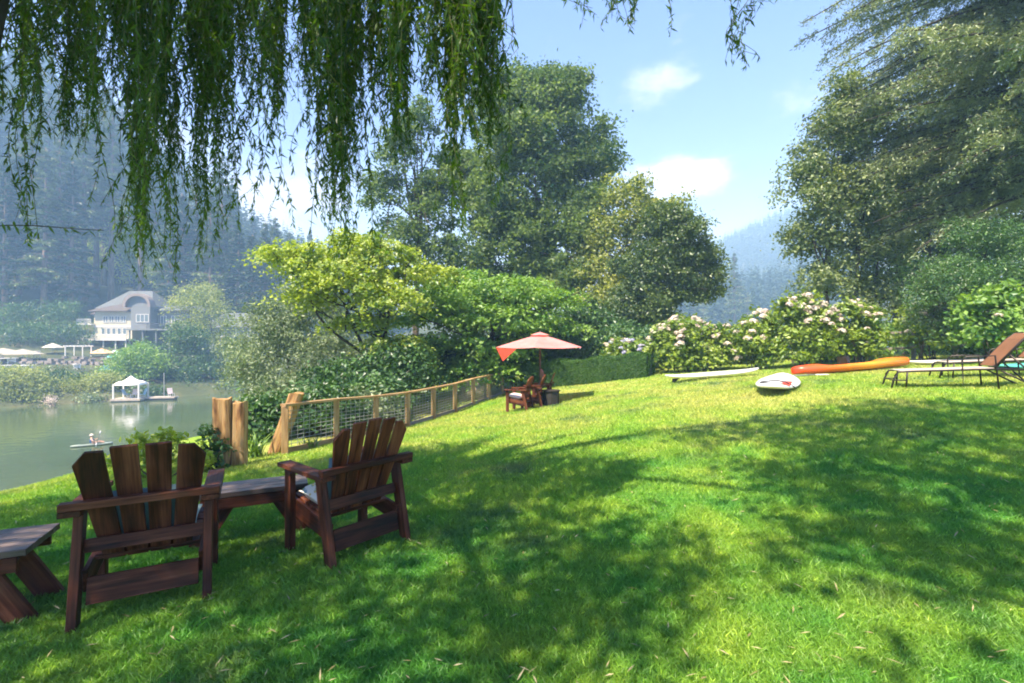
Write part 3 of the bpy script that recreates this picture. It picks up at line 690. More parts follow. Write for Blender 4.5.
paddleboard('pale board lying behind the sun loungers near the right end of the kayak', 13.0, 14.6, 4, 2.6, .6, plain('grey_gelcoat', (.6, .6, .56), .5, 0, .05), -.03, .08)
paddleboard('teal inflatable board lying beyond the sun loungers', 12.0, 11.0, 10, 2.8, .8, plain('teal_gelcoat', (.08, .38, .34), .5, 0, .08), -.03, .12)
pd = empty('paddle', (7.05, 12.0, gz(7.05, 12)+.06), .3, 'grey paddle lying in the grass below the kayak', 'paddle')
a = Acc(); tube(a, [[-.6, 0, 0], [.6, 0, .02]], .016, 8); link('shaft', a.mesh('shaft', M['steel'], True), pd)
B = Boards(4); B.prism([(.6, -.03), (.7, -.09), (.98, -.08), (1.02, 0), (.98, .08), (.7, .09), (.6, .03)], .012, Matrix.Translation((0, 0, .02))); link('blade', B.mesh('blade', M['white']), pd)

# ------------------------------------------------------------------ sun loungers
def lounger(label, x, y, deg):
    e = empty('sun_lounger', (x, y, gz(x, y)), 0, label, 'sun lounger', 'sun loungers side by side'); e.rotation_euler = (0, -.035, math.radians(deg))
    h = .31; hw = .28
    for s in (-1, 1):
        a = Acc(); tube(a, [[-.98, s*hw, .22], [-.93, s*hw, h-.01], [-.8, s*hw, h], [.42, s*hw, h+.03], [.95, s*hw, h+.01]], .017, 8); link('side_rail', a.mesh('side_rail', M['blackmetal'], True), e)
        a = Acc(); tube(a, [[-.93, s*hw, h-.01], [-1.0, s*hw, .15], [-1.04, s*hw, -.02]], .017, 8); tube(a, [[-.79, s*hw, h], [-.82, s*hw, -.0]], .015, 8); tube(a, [[-1.0, s*hw, .15], [-.81, s*hw, .15]], .012, 6); link('leg', a.mesh('leg', M['blackmetal'], True), e)
        a = Acc(); tube(a, [[-.02, s*(hw+.03), -.02], [-.02, s*(hw+.03), .5], [.04, s*(hw+.03), .56], [.42, s*(hw+.03), .57], [.45, s*(hw+.03), .0]], .014, 8); link('armrest', a.mesh('armrest', M['blackmetal'], True), e)
        a = Acc(); tube(a, [[.42, s*hw, h+.05], [.80, s*hw, .83], [.92, s*hw, .93], [1.03, s*hw, .95]], .021, 8); link('back_frame', a.mesh('back_frame', M['blackmetal'], True), e)
        a = Acc(); tube(a, [[.62, s*hw, .58], [1.12, s*hw, -.02]], .014, 8); tube(a, [[.50, s*hw, h], [.98, s*hw, -.0]], .014, 8); link('rear_leg', a.mesh('rear_leg', M['blackmetal'], True), e)
    B = Boards(9); B.board((-.9, 0, h+.012), (.42, 0, h+.045), .57, .014, (0, 0, 1)); link('seat_sling', B.mesh('seat_sling', M['sling']), e)
    B = Boards(10); B.board((.43, 0, h+.075), (.80, 0, .835), .54, .018, (-.8, 0, .6)); B.board((.80, 0, .835), (.93, 0, .94), .57, .018, (-.6, 0, .8)); link('back_sling', B.mesh('back_sling', M['rustsling']), e)
    a = Acc(); tube(a, [[-1.0, -hw, .15], [-1.0, hw, .15]], .012, 6); tube(a, [[1.1, -hw, .02], [1.1, hw, .02]], .012, 6); link('crossbar', a.mesh('crossbar', M['blackmetal']), e)
    return e
lounger('nearer metal sun lounger with raised orange-brown back, closest to the camera', 8.05, 8.75, -24)
lounger('farther metal sun lounger with raised back, behind the nearer lounger', 9.95, 9.9, -24)

# ------------------------------------------------------------------ hedge
r = np.random.default_rng(5); a = Acc()
hx0, hy0, hx1, hy1 = .55, 19.5, 4.9, 17.2
def hedge_pts(n):
    t = r.random(n); s = r.random(n); face = r.random(n)
    L_ = np.array([hx1-hx0, hy1-hy0]); d = L_/np.linalg.norm(L_); nrm = np.array([d[1], -d[0]])
    top = face < .38; end = face > .94
    off = np.where(top, (r.random(n)-.5)*1.0, .5); z = np.where(top, 1.0, r.random(n))
    t = np.where(end, 1.0, t); off = np.where(end, (r.random(n)-.5)*1.0, off)
    x = hx0+L_[0]*t+nrm[0]*off; y = hy0+L_[1]*t+nrm[1]*off
    g = lawn_z(x, y); H = 1.08-.28*t+.02*np.sin(t*9); N_ = np.stack([np.where(end, d[0], nrm[0]), np.where(end, d[1], nrm[1]), 0*x], 1); N_[top] = [0, 0, 1]
    # rounded shoulders and clipped bumps
    b = .04*np.sin(x*5+z*4)+.03*np.sin(x*11+y*3)+.02*r.normal(size=n)
    p = np.stack([x, y, g+z*H], 1)+N_*(b-.04*(np.abs(z-.5)*2)**6)[:, None]
    return p, N_+r.normal(size=(n, 3))*.55
p, N_ = hedge_pts(90000)
leaves(a, p, N_, .045, .032, np.clip(.5+.2*r.normal(size=len(p)), 0, 1), None, r, .1)
he = empty('hedge', (hx0, hy0, gz(hx0, hy0)), 0, 'clipped dark green box hedge behind the red parasol', 'hedge')
o = link('foliage', a.mesh('foliage', M['hedge']), he, -he.location)
a = Acc(); K = 14
for k in range(K):
    t = (k+.5)/K; x = hx0+(hx1-hx0)*t; y = hy0+(hy1-hy0)*t; z = gz(x, y); ang = math.atan2(hy1-hy0, hx1-hx0)
    boxa(a, -.22, .22, -.40, .40, z-.1, z+.98-.28*t, .5, Matrix.Translation((x, y, 0))@Matrix.Rotation(ang, 4, 'Z'))
link('core', a.mesh('core', plain('twiggy_hedge_inside', (.02, .035, .015), .95)), he, -he.location)

# ------------------------------------------------------------------ hydrangeas with flower heads
def flower_mesh(seed, mat):
    r = np.random.default_rng(seed); a = Acc(); d = unit(r.normal(size=(70, 3))); d[:, 2] = np.abs(d[:, 2])*1.0-.15
    leaves(a, d*[.085, .085, .065], d+r.normal(size=(70, 3))*.25, .045, .04, r.random(70), None, r, .1); return a.mesh('flower_head', mat)
FM = [flower_mesh(k, M['petal']) for k in range(3)]+[flower_mesh(9, M['petalblue'])]
def hydrangea(label, x, y, w, h, seed, nfl, nlobe=4, dens=1., blue=False, mat='hydra', stems=9, low=.15):
    r = np.random.default_rng(seed); lobes = []
    for i in range(nlobe):
        u = (i+.5)/nlobe*2-1; hh = h*(.82+.22*r.random())*(1-.12*u*u); lobes.append((u*w*.40, r.normal()*.15, hh*.60, w/nlobe*.88, .6, hh*.45))
    for i in range(nlobe-1):
        u = (i+1)/nlobe*2-1; lobes.append((u*w*.36, -.2, h*(.22+low*.4), w/nlobe*.8, .6, h*.28))
    e = plant('hydrangea_bush', label, 'shrub', x, y, lobes, M[mat], int(125*dens*w), 30, .15, .10, seed, stems, 'hydrangea bushes along the lawn', dict(rc=.26, up=.8), stemr=.018)
    for i in range(int(nfl*1.6)):
        lb = lobes[r.integers(0, nlobe)]; d = unit(r.normal(size=3)+[0, -.45, 1.1]); p_ = np.array(lb[:3])+d*np.array(lb[3:6])*1.08
        o = link('flower_head', FM[3 if blue and r.random() < .7 else r.integers(0, 3)], e, Vector(p_)); s = .95+.8*r.random(); o.scale = (s, s, s)
        o.rotation_euler = (r.normal()*.3, r.normal()*.3, r.random()*6)
    return e
hydrangea('bluish flowered hydrangea behind the right end of the clipped hedge', 4.6, 18.8, 1.7, 1.5, 1, 16, 3, 1., True)
hydrangea('widest dark green hydrangea with pink-white heads just right of the clipped hedge', 6.55, 17.6, 3.1, 1.95, 2, 40, 5)
hydrangea('narrow hydrangea behind the gap between the two white paddle boards', 8.6, 17.0, 1.6, 1.95, 3, 22, 3)
hydrangea('tall bright green hydrangea behind the red end of the kayak', 10.2, 16.8, 2.0, 2.25, 4, 30, 3)
hydrangea('thin yellowish hydrangea behind the yellow middle of the kayak', 12.1, 16.9, 1.8, 2.15, 5, 16, 3, .6, False, 'hydra', 12)
hydrangea('yellow-green leggy hydrangea between the kayak and the big blue-green shrub', 13.6, 15.7, 1.3, 1.95, 6, 9, 2, .55, False, 'hydra', 10, .3)
hydrangea('bright green hydrangea in front of the big blue-green shrub above the loungers', 13.6, 13.4, 1.9, 2.1, 7, 3, 3, .8, False, 'maple2', 8)
# ------------------------------------------------------------------ garden trees
def T(px, py, Y): v = P(px, py, Y); return (v.x, v.y, v.z)
def lob(px, py, Y, rpx, rpz=None, ry=None):
    x, y, z = T(px, py, Y); s = Y/F; return (x, y, z, rpx*s, ry or rpx*s, (rpz or rpx)*s)
# tall dense broadleaf in the middle
def loc_of(x, y): return (x, y, gz(x, y)-.1)
Y = 31
L1 = [lob(545, 120, Y, 52, 48), lob(500, 125, Y+1, 38, 50), lob(520, 180, Y-1, 62, 50), lob(590, 170, Y, 36, 45), lob(575, 225, Y-1, 50, 45), lob(500, 245, Y-1, 55, 50),
      lob(545, 290, Y-2, 55, 45), lob(475, 300, Y-1, 45, 40), lob(560, 90, Y, 26, 24), lob(515, 92, Y, 20, 24), lob(455, 190, Y+1, 34, 48)]
b = loc_of(2.2, 31)
tree('broadleaf_tree', 'tallest dense tree in the middle, rising behind the red parasol', 'tree', b, b, (2.4, 31, 16), .42, L1, M['broad'], M['bark'], 1900, 80, .21, .14, 21, kw=dict(rc=.62, shell=.35, sat=6, shrink=.84, ctint=.2))
Y = 30
L2 = [lob(405, 150, Y, 32, 34), lob(430, 205, Y, 34, 40), lob(385, 195, Y, 26, 36), lob(420, 120, Y, 22, 26), lob(400, 245, Y, 36, 32), lob(440, 260, Y, 32, 30)]
b = (-6.0, 30, -1.6)
tree('broadleaf_tree', 'loose airy tree behind the willow strands, left of the tallest tree', 'tree', b, b, (-5.8, 30, 12.5), .25, L2, M['broad'], M['bark'], 620, 34, .20, .12, 22, kw=dict(rc=.5, shell=.3, sat=5, shrink=.72, ctint=.2))
Y = 27
L3 = [lob(595, 290, Y, 34, 40), lob(645, 325, Y, 30, 22), lob(630, 205, Y, 26, 30), lob(650, 240, Y, 30, 34), lob(608, 250, Y, 26, 40), lob(625, 300, Y, 34, 36), lob(665, 215, Y, 20, 20)]
b = loc_of(6.3, 27)
tree('broadleaf_tree', 'yellow-topped tree between the tallest tree and the dark round oak', 'tree', b, b, (6.6, 27, 7.5), .2, L3, M['yellowleaf'], M['bark'], 620, 46, .18, .12, 23, kw=dict(rc=.55, shell=.4, sat=4, shrink=.88))
Y = 23.5
L4 = [lob(675, 245, Y, 34, 34), lob(700, 270, Y, 24, 26), lob(655, 275, Y, 36, 30), lob(690, 295, Y, 24, 16), lob(640, 305, Y, 34, 26), lob(665, 222, Y, 20, 16), lob(620, 320, Y, 24, 20)]
b = loc_of(5.0, 23.8)
tree('oak_tree', 'dark round-headed oak leaning out over the hydrangea hedge', 'tree', b, b, (6.4, 23.5, 3.2), .24, L4, M['oak'], M['darkbark'], 1300, 52, .14, .09, 24, kw=dict(rc=.4, shell=.4, sat=4, shrink=.9))
# maples with layered boughs
def layered(pts, Y0, r, n, seed):
    rr = np.random.default_rng(seed); out = []
    for (px, py, dy, rx) in pts:
        x, y, z = T(px, py, Y0+dy); s = (Y0+dy)/F; out.append((x, y, z, rx*s, rx*s*.8, rx*s*.30))
    return out
L5 = layered([(330, 262, 0, 60), (290, 252, -.5, 36), (375, 255, .6, 50), (345, 285, -.6, 55), (310, 296, -.3, 34), (385, 300, -.2, 46), (360, 322, 0, 36), (395, 345, .1, 40), (410, 275, .8, 46), (352, 240, .5, 30), (400, 368, .2, 34)], 16, 0, 0, 1)
b = (-4.5, 16.6, gz(-4.5, 16.6)-.2)
tree('maple_tree', 'yellow-green spreading maple with layered boughs behind the start of the fence', 'tree', b, b, (-4.7, 16.4, 2.6), .15, L5, M['maple'], M['darkbark'], 560, 46, .13, .09, 25, kw=dict(rc=.42, shell=.2, flat=.28, up=1.2, droop=.5, sat=1, shrink=.95))
L6 = layered([(500, 292, 0, 55), (545, 300, .5, 40), (455, 300, -.4, 45), (430, 318, 0, 40), (490, 320, -.5, 55), (540, 325, .4, 40), (450, 345, -.6, 48), (500, 350, 0, 40), (425, 350, -.2, 40), (470, 372, -.5, 46), (520, 372, .7, 30), (420, 378, -1, 38), (455, 280, .5, 36)], 19, 0, 0, 2)
b = (-1.6, 20.2, gz(-1.6, 20.2)-.2)
tree('maple_tree', 'mid green maple with flat layered boughs beside the red parasol', 'tree', b, b, (-1.2, 19.6, 2.0), .15, L6, M['maple2'], M['darkbark'], 760, 48, .14, .10, 26, kw=dict(rc=.5, shell=.2, flat=.25, up=1.2, droop=.4))
# silvery willow shrub leaning over the river
Y = 20
L7 = [lob(270, 350, Y, 38, 44), lob(310, 330, Y, 40, 44), lob(335, 370, Y-1, 38, 36), lob(290, 400, Y-1, 36, 28), lob(250, 385, Y, 22, 22), lob(345, 400, Y-2, 34, 22), lob(265, 410, Y, 22, 20)]
b = (-8.6, 19.5, gz(-8.6, 19.5)-.2)
tree('willow_shrub', 'silvery green shrub leaning over the river, left of the yellow-green maple', 'shrub', b, b, (-8.8, 19.8, 1), .1, L7, M['silver'], M['bark'], 900, 50, .13, .05, 27, kw=dict(rc=.5, shell=.4))
# shrubs filling behind the fence and parasol
for lab, x, y, lo_, mt, nc, sd in [
    ('dark leafy bush behind the middle of the wire fence', -4.2, 14.5, [(-.9, 0, .8, 1.0, .8, .8), (.6, .8, 1.1, 1.1, .9, 1.0), (-.2, -.5, .4, .8, .5, .4)], 'shrub', 260, 41),
    ('dark green bush crowding the second bay of the wire fence', -5.0, 11.2, [(-.6, .2, .35, .8, .6, .45), (.5, .6, .5, .8, .6, .55)], 'shrub', 150, 46),
    ('rounded grey-green bush behind the fourth bay of the wire fence', -4.3, 13.4, [(-.4, .2, .5, .8, .6, .55), (.5, .3, .6, .7, .6, .6)], 'bluegreen', 150, 47),
    ('low bright bush close behind the near bays of the wire fence', -4.6, 12.4, [(-.5, 0, .45, .8, .6, .45), (.7, .5, .4, .7, .5, .45)], 'silver', 120, 42),
    ('dark bush behind the far end of the wire fence', -1.7, 19.9, [(-.6, 0, 1.0, 1.0, .8, 1.0), (.8, .2, 1.1, 1.0, .8, 1.1)], 'shrub', 260, 43),
    ('big dark rounded bush directly behind the clipped hedge', 2.6, 21.5, [(-1.4, 0, 1.4, 1.5, 1.2, 1.4), (.6, .4, 1.6, 1.6, 1.2, 1.6), (2.2, 0, 1.2, 1.2, 1.0, 1.2), (-2.4, .6, 1.8, 1.2, 1.0, 1.8)], 'shrub', 620, 44),
    ('grey-green bush between the dark oak trunk and the bluish hydrangea', 5.0, 20.6, [(-.5, 0, .9, 1.1, .9, .9), (.8, .2, .8, 1.0, .8, .8)], 'bluegreen', 240, 45)]:
    plant('leafy_bush', lab, 'bush', x, y, lo_, M[mt], int(nc*1.5), 44, .13, .085, sd, 6, None, dict(rc=.38), stemr=.03)
m_ = np.linspace(0, 1, 9)
# boulder behind the far fence bays
bm = bmesh.new(); bmesh.ops.create_icosphere(bm, subdivisions=3, radius=.5)
for v in bm.verts:
    n_ = v.co.normalized(); v.co *= 1+.12*math.sin(n_.x*5+1)*math.cos(n_.y*4)+.06*math.sin(n_.z*9+n_.x*7); v.co.z *= .85
me = bpy.data.meshes.new('boulder'); bm.to_mesh(me); bm.free(); me.materials.append(plain('pale_brown_stone', (.34, .27, .22), .95, 0, .35, 7)); [setattr(p_, 'use_smooth', True) for p_ in me.polygons]
o = link('boulder', me); o.location = (-1.45, 18.2, gz(-1.45, 18.2)+.38); tag(o, 'pale brown boulder behind the far bays of the wire fence', 'boulder')

# right-hand side
Y = 21
L8 = [lob(835, 150, Y, 42, 40), lob(805, 185, Y, 30, 34), lob(850, 200, Y, 48, 40), lob(815, 240, Y, 34, 32), lob(865, 250, Y, 40, 40), lob(825, 285, Y, 32, 26), lob(870, 130, Y, 36, 36), lob(850, 100, Y, 24, 26), lob(875, 295, Y, 30, 26), (T(842, 120, Y)[0], Y, T(0, 120, Y)[2], .8, .8, .8)]
b = loc_of(14.7, 21.2)
tree('loose_tree', 'airy brown-green many-stemmed tree behind the kayak and thin hydrangeas', 'tree', b, b, None, 0, L8, M['brownleaf'], M['bark'], 1200, 36, .14, .09, 28,
     trunks=[((14.3, 21.2, b[2]), (13.2, 21, 6.5), .10), ((14.9, 21.3, b[2]), (15.3, 21, 7.5), .12), ((15.6, 21.1, b[2]), (16.0, 21, 6.8), .10)], kw=dict(rc=.45, shell=.2, sat=4, shrink=.85))
Y = 27
L9 = [lob(900, 220, Y, 45, 50), lob(950, 200, Y, 50, 50), lob(1000, 210, Y, 50, 50), lob(885, 280, Y, 36, 45), lob(940, 270, Y, 44, 44), lob(1010, 270, Y, 50, 44), lob(1060, 200, Y, 50, 60), lob(925, 160, Y, 40, 34), lob(985, 140, Y, 50, 40)]
b = loc_of(24.0, 27.5)
tree('dark_tree', 'dark green tree in the shade behind the big fir boughs', 'tree', b, b, (24.3, 27, 11), .35, L9, M['firdark'], M['darkbark'], 900, 44, .2, .11, 29, kw=dict(rc=.9, shell=.3))
b = loc_of(20.6, 24.5)
tree('leafy_sapling', 'bright green sapling lit between the dark trunks on the right', 'tree', b, b, (20.4, 24.5, 5.5), .08, [lob(905, 225, 24.5, 14, 34), lob(912, 275, 24.5, 16, 26), lob(985, 195, 24.5, 20, 10)], M['maple2'], M['darkbark'], 130, 22, .13, .085, 30, kw=dict(rc=.5, shell=.1))
for i, (px, w) in enumerate([(893, .22), (928, .16), (965, .26)]):
    x = (px-512)/F*25.5; z = gz(x, 25.5)-.1; e = empty('tree_trunk', (x, 25.5, z), 0, ['bare dark trunk behind the yellow-green leggy hydrangea', 'slim dark trunk left of the big blue-green shrub', 'thick dark trunk rising behind the big blue-green shrub'][i], 'tree')
    a = Acc(); k = np.linspace(0, 1, 9)[:, None]; tube(a, np.array([0, 0, 0])+k*np.array([.5-.3*i, 0, 9.5])+np.sin(k*5+i)*[.12, 0, 0], w*(1-.5*k[:, 0]), 9); link('trunk', a.mesh('trunk', M['darkbark'], True), e)
    ac = crown([(.4, 0, 9.8, 2.2, 2, 1.6), (-.6, .5, 8.0, 1.8, 1.6, 1.2)], 110, 34, .2, .11, 300+i, rc=.8); link('crown', ac.mesh('crown', M['firdark']), e)
# big blue-green shrub
Y = 15
L10 = [lob(985, 255, Y, 42, 34), lob(1035, 262, Y, 45, 40), lob(955, 290, Y-.4, 34, 34), lob(1000, 300, Y-.5, 46, 40), lob(1050, 310, Y, 40, 40), lob(935, 305, Y, 22, 30), lob(965, 335, Y, 40, 26), lob(1020, 340, Y-.3, 40, 26)]
b = loc_of(15.0, 15.2)
tree('leafy_bush', 'big rounded blue-green shrub at the right edge behind the sun loungers', 'bush', b, b, (15.0, 15, 3.2), .12, L10, M['bluegreen'], M['darkbark'], 1050, 38, .09, .035, 31, kw=dict(rc=.32, shell=.5, sat=4, shrink=.93))
b = loc_of(13.1, 15.6)
tree('leafy_bush', 'pale green feathery bush at the left side of the big blue-green shrub', 'bush', b, b, (13.2, 15.5, 2.6), .05, [lob(938, 285, 15.6, 20, 26), lob(930, 320, 15.6, 20, 20), lob(958, 318, 15.4, 20, 16)], M['silver'], M['bark'], 150, 30, .1, .035, 32, kw=dict(rc=.35, shell=.3))
# ground cover shrubs under the right trees
for i, (x, y, w, h, mt, lab) in enumerate([(12.2, 18.5, 2.2, .9, 'shrub', 'low dark undergrowth bush behind the thin hydrangea'), (17.5, 17.5, 2.6, 1.0, 'shrub', 'low dark bush below the big blue-green shrub'), (15.8, 19.0, 2.4, 1.3, 'maple2', 'mid green low bush behind the grey rail fence'), (9.3, 20.5, 3.2, 1.1, 'hydra', 'low yellow-green bush filling behind the hydrangeas')]):
    plant('leafy_bush', lab, 'bush', x, y, [(-w*.25, 0, h*.5, w*.35, .7, h*.5), (w*.25, .1, h*.45, w*.35, .7, h*.45)], M[mt], int(90*w), 28, .12, .07, 60+i, 5, None, dict(rc=.35), stemr=.02)
# grey rail fence behind
rf = empty('rail_fence', (13.0, 17.0, gz(13, 17)), 0, 'weathered grey two-rail fence low behind the sun loungers', 'fence')
for i in range(6):
    x = 12.6+i*1.5; z = gz(x, 17.0); B = Boards(400+i); B.board((x, 17, z-.05), (x, 17, z+1.15), .1, .1, (0, 1, 0)); link('post', B.mesh('post', M['greywood']), rf, -rf.location)
    if i < 5:
        for q, hz in enumerate((.45, 1.0)):
            B = Boards(410+i*2+q); B.board((x+.05, 16.93, z+hz), (x+1.45, 16.93, gz(x+1.5, 17)+hz), .09, .04, (0, 1, 0)); link('rail', B.mesh('rail', M['greywood']), rf, -rf.location)

# big fir with drooping boughs
def conifer(acc_w, acc_l, H, z0, R, seed, nb, spray, L_, W_, droop=.35, trunk_r=.45, top=.0, cone=.9, per=26, sparse=1., side=None):
    r = np.random.default_rng(seed); k = np.linspace(0, 1, 12)
    tube(acc_w, np.stack([.15*np.sin(k*4+seed), .1*np.cos(k*3), k*H], 1), trunk_r*(1-.93*k)+.02, 9)
    zz = z0+(H-z0)*np.sort(r.random(nb))**1.0
    for z in zz:
        t = (z-z0)/(H-z0); rl = R*((1-t)**cone)*(.65+.5*r.random())+.25*R*.15
        th = r.random()*2*PI; d = np.array([math.cos(th), math.sin(th), 0.]); s = np.array([-d[1], d[0], 0])
        kk = np.linspace(0, 1, 6); up = .12+.25*t
        path = np.array([0, 0, z])+d*rl*kk[:, None]+np.array([0, 0, 1])*(rl*(up*kk-droop*kk**2))[:, None]
        if R > 2: tube(acc_w, path, trunk_r*.16*(1-.85*kk)+.01, 5, cap=False)
        n = int(per*rl*sparse)+3; u = .15+.85*r.random(n)**.7; wd = rl*.34*np.sin(np.clip(u, 0, 1)*PI*.9+.25)
        off = (r.random(n)*2-1)*wd
        c = np.array([0, 0, z])+d*rl*u[:, None]+s*off[:, None]+np.array([0, 0, 1])*(rl*(up*u-droop*u**2)-np.abs(off)*.35-spray*r.random(n))[:, None]
        ax = d*.6+s*np.sign(off)[:, None]*.6+r.normal(size=(n, 3))*.25+np.array([0, 0, -.45]); nn = r.normal(size=(n, 3))*.45+np.array([0, 0, 1])
        tt = np.clip(.5+r.normal()*.16+r.normal(0, .12, n), 0, 1)
        leaves(acc_l, c, nn, L_*(.6+.8*r.random(n)), W_*(.6+.8*r.random(n)), tt, ax, r, .2)
aw, al = Acc(), Acc(); 
fe_ = empty('fir_tree', (20.6, 17.5, gz(20.6, 17.5)-.2), 0, 'huge grey-green fir with drooping boughs filling the upper right corner', 'tree')
r = np.random.default_rng(77); k = np.linspace(0, 1, 12); tube(aw, np.stack([.2*np.sin(k*3), .1*k, k*24], 1), .55*(1-.8*k)+.02, 12)
for i in range(330):
    z = 6.0+17*r.random()**1.2; th = r.random()*2*PI
    if r.random() < .6: th = PI+(r.random()-.5)*2.8
    d = np.array([math.cos(th), math.sin(th), 0.]); s = np.array([-d[1], d[0], 0]); rl = (5.4+4.0*r.random())*min(1, (30-z)/14)*(1 if z > 9 else .8)
    kk = np.linspace(0, 1, 7); sl_ = r.normal()*.11; f_ = lambda u, sl_=sl_: rl*((.06+sl_)*u-.22*u**2.2)
    path = np.array([0, 0, z])+d*rl*kk[:, None]+np.array([0, 0, 1])*f_(kk)[:, None]; tube(aw, path, .07*(1-.85*kk)+.008, 5, cap=False)
    bt = r.normal()*.2
    for j in range(int(rl*6)):        # hanging side sprays
        u = .22+.78*r.random(); sd = r.choice([-1, 1]); wl = (.35+.75*r.random())*(1.15-u*.6); n = int(44*wl)+8; q = r.random(n)
        b0 = np.array([0, 0, z])+d*rl*u+np.array([0, 0, f_(u)]); dr = s*sd*.7+d*.55
        c = b0+dr*wl*q[:, None]+np.array([0, 0, -1])*(wl*1.05*q**1.4)[:, None]+r.normal(size=(n, 3))*[.09, .09, .08]
        ax = dr*.6+np.array([0, 0, -.9])+r.normal(size=(n, 3))*.65
        leaves(al, c, r.normal(size=(n, 3))*.5+[0, 0, .8], .14*(.6+.8*r.random(n)), .042*(.7+.6*r.random(n)), np.clip(.5+bt+r.normal(0, .14, n), 0, 1), ax, r, .1)
link('trunk', aw.mesh('trunk', M['darkbark'], True), fe_); link('crown', al.mesh('crown', M['fir']), fe_)

# ------------------------------------------------------------------ overhead willow
# leaf clumps added out of view, placed sunward of chosen shade outlines on the lawn
def inpoly(x, y, poly):
    c = np.zeros(len(x), bool); n = len(poly)
    for i in range(n):
        (x0, y0), (x1, y1) = poly[i], poly[(i+1) % n]
        m = ((y0 > y) != (y1 > y)) & (x < (x1-x0)*(y-y0)/(y1-y0+1e-9)+x0); c ^= m
    return c
def ground_hit(px, py):
    for Y in np.linspace(1.2, 22, 600):
        X = (px-CX)/F*Y
        if EYE-(py-CY)/F*Y <= gz(X, Y): return (X, Y)
    return (X, 22)
shadeL = [ground_hit(*p) for p in [(150, 462), (255, 468), (300, 462), (400, 450), (440, 458), (490, 462), (520, 470), (555, 475), (585, 498), (640, 512), (690, 545), (690, 600), (640, 640), (600, 683), (560, 720), (-300, 720), (-300, 560), (30, 515)]]
shadeR = [ground_hit(*p) for p in [(690, 437), (760, 420), (830, 408), (920, 402), (1100, 402), (1250, 440), (1250, 600), (1000, 600), (880, 575), (780, 555), (740, 520), (790, 500), (735, 470), (800, 450)]]
shadeB = [ground_hit(*p) for p in [(900, 620), (1040, 600), (1040, 700), (930, 700)]]
lit = [ground_hit(*p) for p in [(470, 535), (510, 535), (515, 560), (480, 560)]]
r = np.random.default_rng(99)
def casters(poly, dens, hlo, hhi, holes=()):
    p_ = np.array(poly); (x0, y0), (x1, y1) = p_.min(0), p_.max(0); n = int((x1-x0)*(y1-y0)*dens)
    x = x0+(x1-x0)*r.random(n); y = y0+(y1-y0)*r.random(n); k = inpoly(x, y, poly)
    for h_ in holes: k &= ~inpoly(x, y, h_)
    n_ = np.sin(x*3.1+1.3*np.sin(y*2.3))*np.sin(y*2.7+x)    # broken canopy lets flecks of sun through
    k &= (n_ > -.72) | (r.random(n) < .25)
    x, y = x[k], y[k]; z = lawn_z(x, y); h = hlo+(hhi-hlo)*r.random(len(x))
    return np.stack([x+SUN[0]*h, y+SUN[1]*h, z+h], 1)
cl = casters(shadeL, 26, 5.5, 9.5, [lit]); cr = np.concatenate([casters(shadeR, 20, 6.5, 11), casters(shadeB, 16, 6.5, 10)])
def clumps(C, nleaf, rc, L_, W_, seed):
    q = np.random.default_rng(seed); idx = np.repeat(np.arange(len(C)), nleaf); n = len(idx)
    o = q.normal(size=(n, 3))*rc*.5; o[:, 2] *= 1.3; ax = np.array([0, 0, -1.])+q.normal(size=(n, 3))*.5
    a = Acc(); leaves(a, C[idx]+o, q.normal(size=(n, 3)), L_*(.6+.8*q.random(n)), W_*(.7+.6*q.random(n)), np.clip(q.normal(.5, .2, n), 0, 1), ax, q, .1); return a
def clear(C):   # keep leaves out of the open view between the hanging strands
    return C[(C[:, 1] < .3) | (C[:, 2] > EYE+.76*np.maximum(C[:, 1], 0)+.6)]
wl = empty('willow_tree', (-4.15, 2.9, gz(-4.15, 2.9)), 0, 'big weeping willow whose hanging strands curtain the upper left of the view', 'tree'); wi = -wl.location
tk = Acc(); k = np.linspace(0, 1, 10)[:, None]
tr_ = np.array([-4.42, 2.9, -.15])+k*np.array([1.62, .05, 7.4])+np.sin(k*PI)*[.2, 0, 0]
tube(tk, tr_, .33*(1-.55*k[:, 0]), 14)
for e_ in [(-1.0, 4.6, 5.7), (.8, 4.2, 5.6), (2.4, 4.4, 5.5), (-2.6, 3.6, 5.2), (-3.5, 5.0, 5.8), (-2.0, 4.2, 5.5), (-6.5, 3, 8), (-5, -1, 8.6), (-8, -2, 8), (-7, -5, 8.5), (-3, -4, 8.6), (0, -1, 8.8), (-1.5, 1.0, 8.2)]:
    b0 = tr_[6+int(abs(e_[0])) % 3]; kk = np.linspace(0, 1, 9)[:, None]; tube(tk, b0+(np.array(e_)-b0)*kk+np.sin(kk*PI)*[0, 0, 1.0], .085*(1-.85*kk[:, 0])+.01, 8, cap=False)
link('trunk', tk.mesh('trunk', M['darkbark'], True), wl, wi)
cl = clear(cl); link('crown', clumps(cl, 20, .42, .19, .07, 8).mesh('crown', M['willow']), wl, wi)
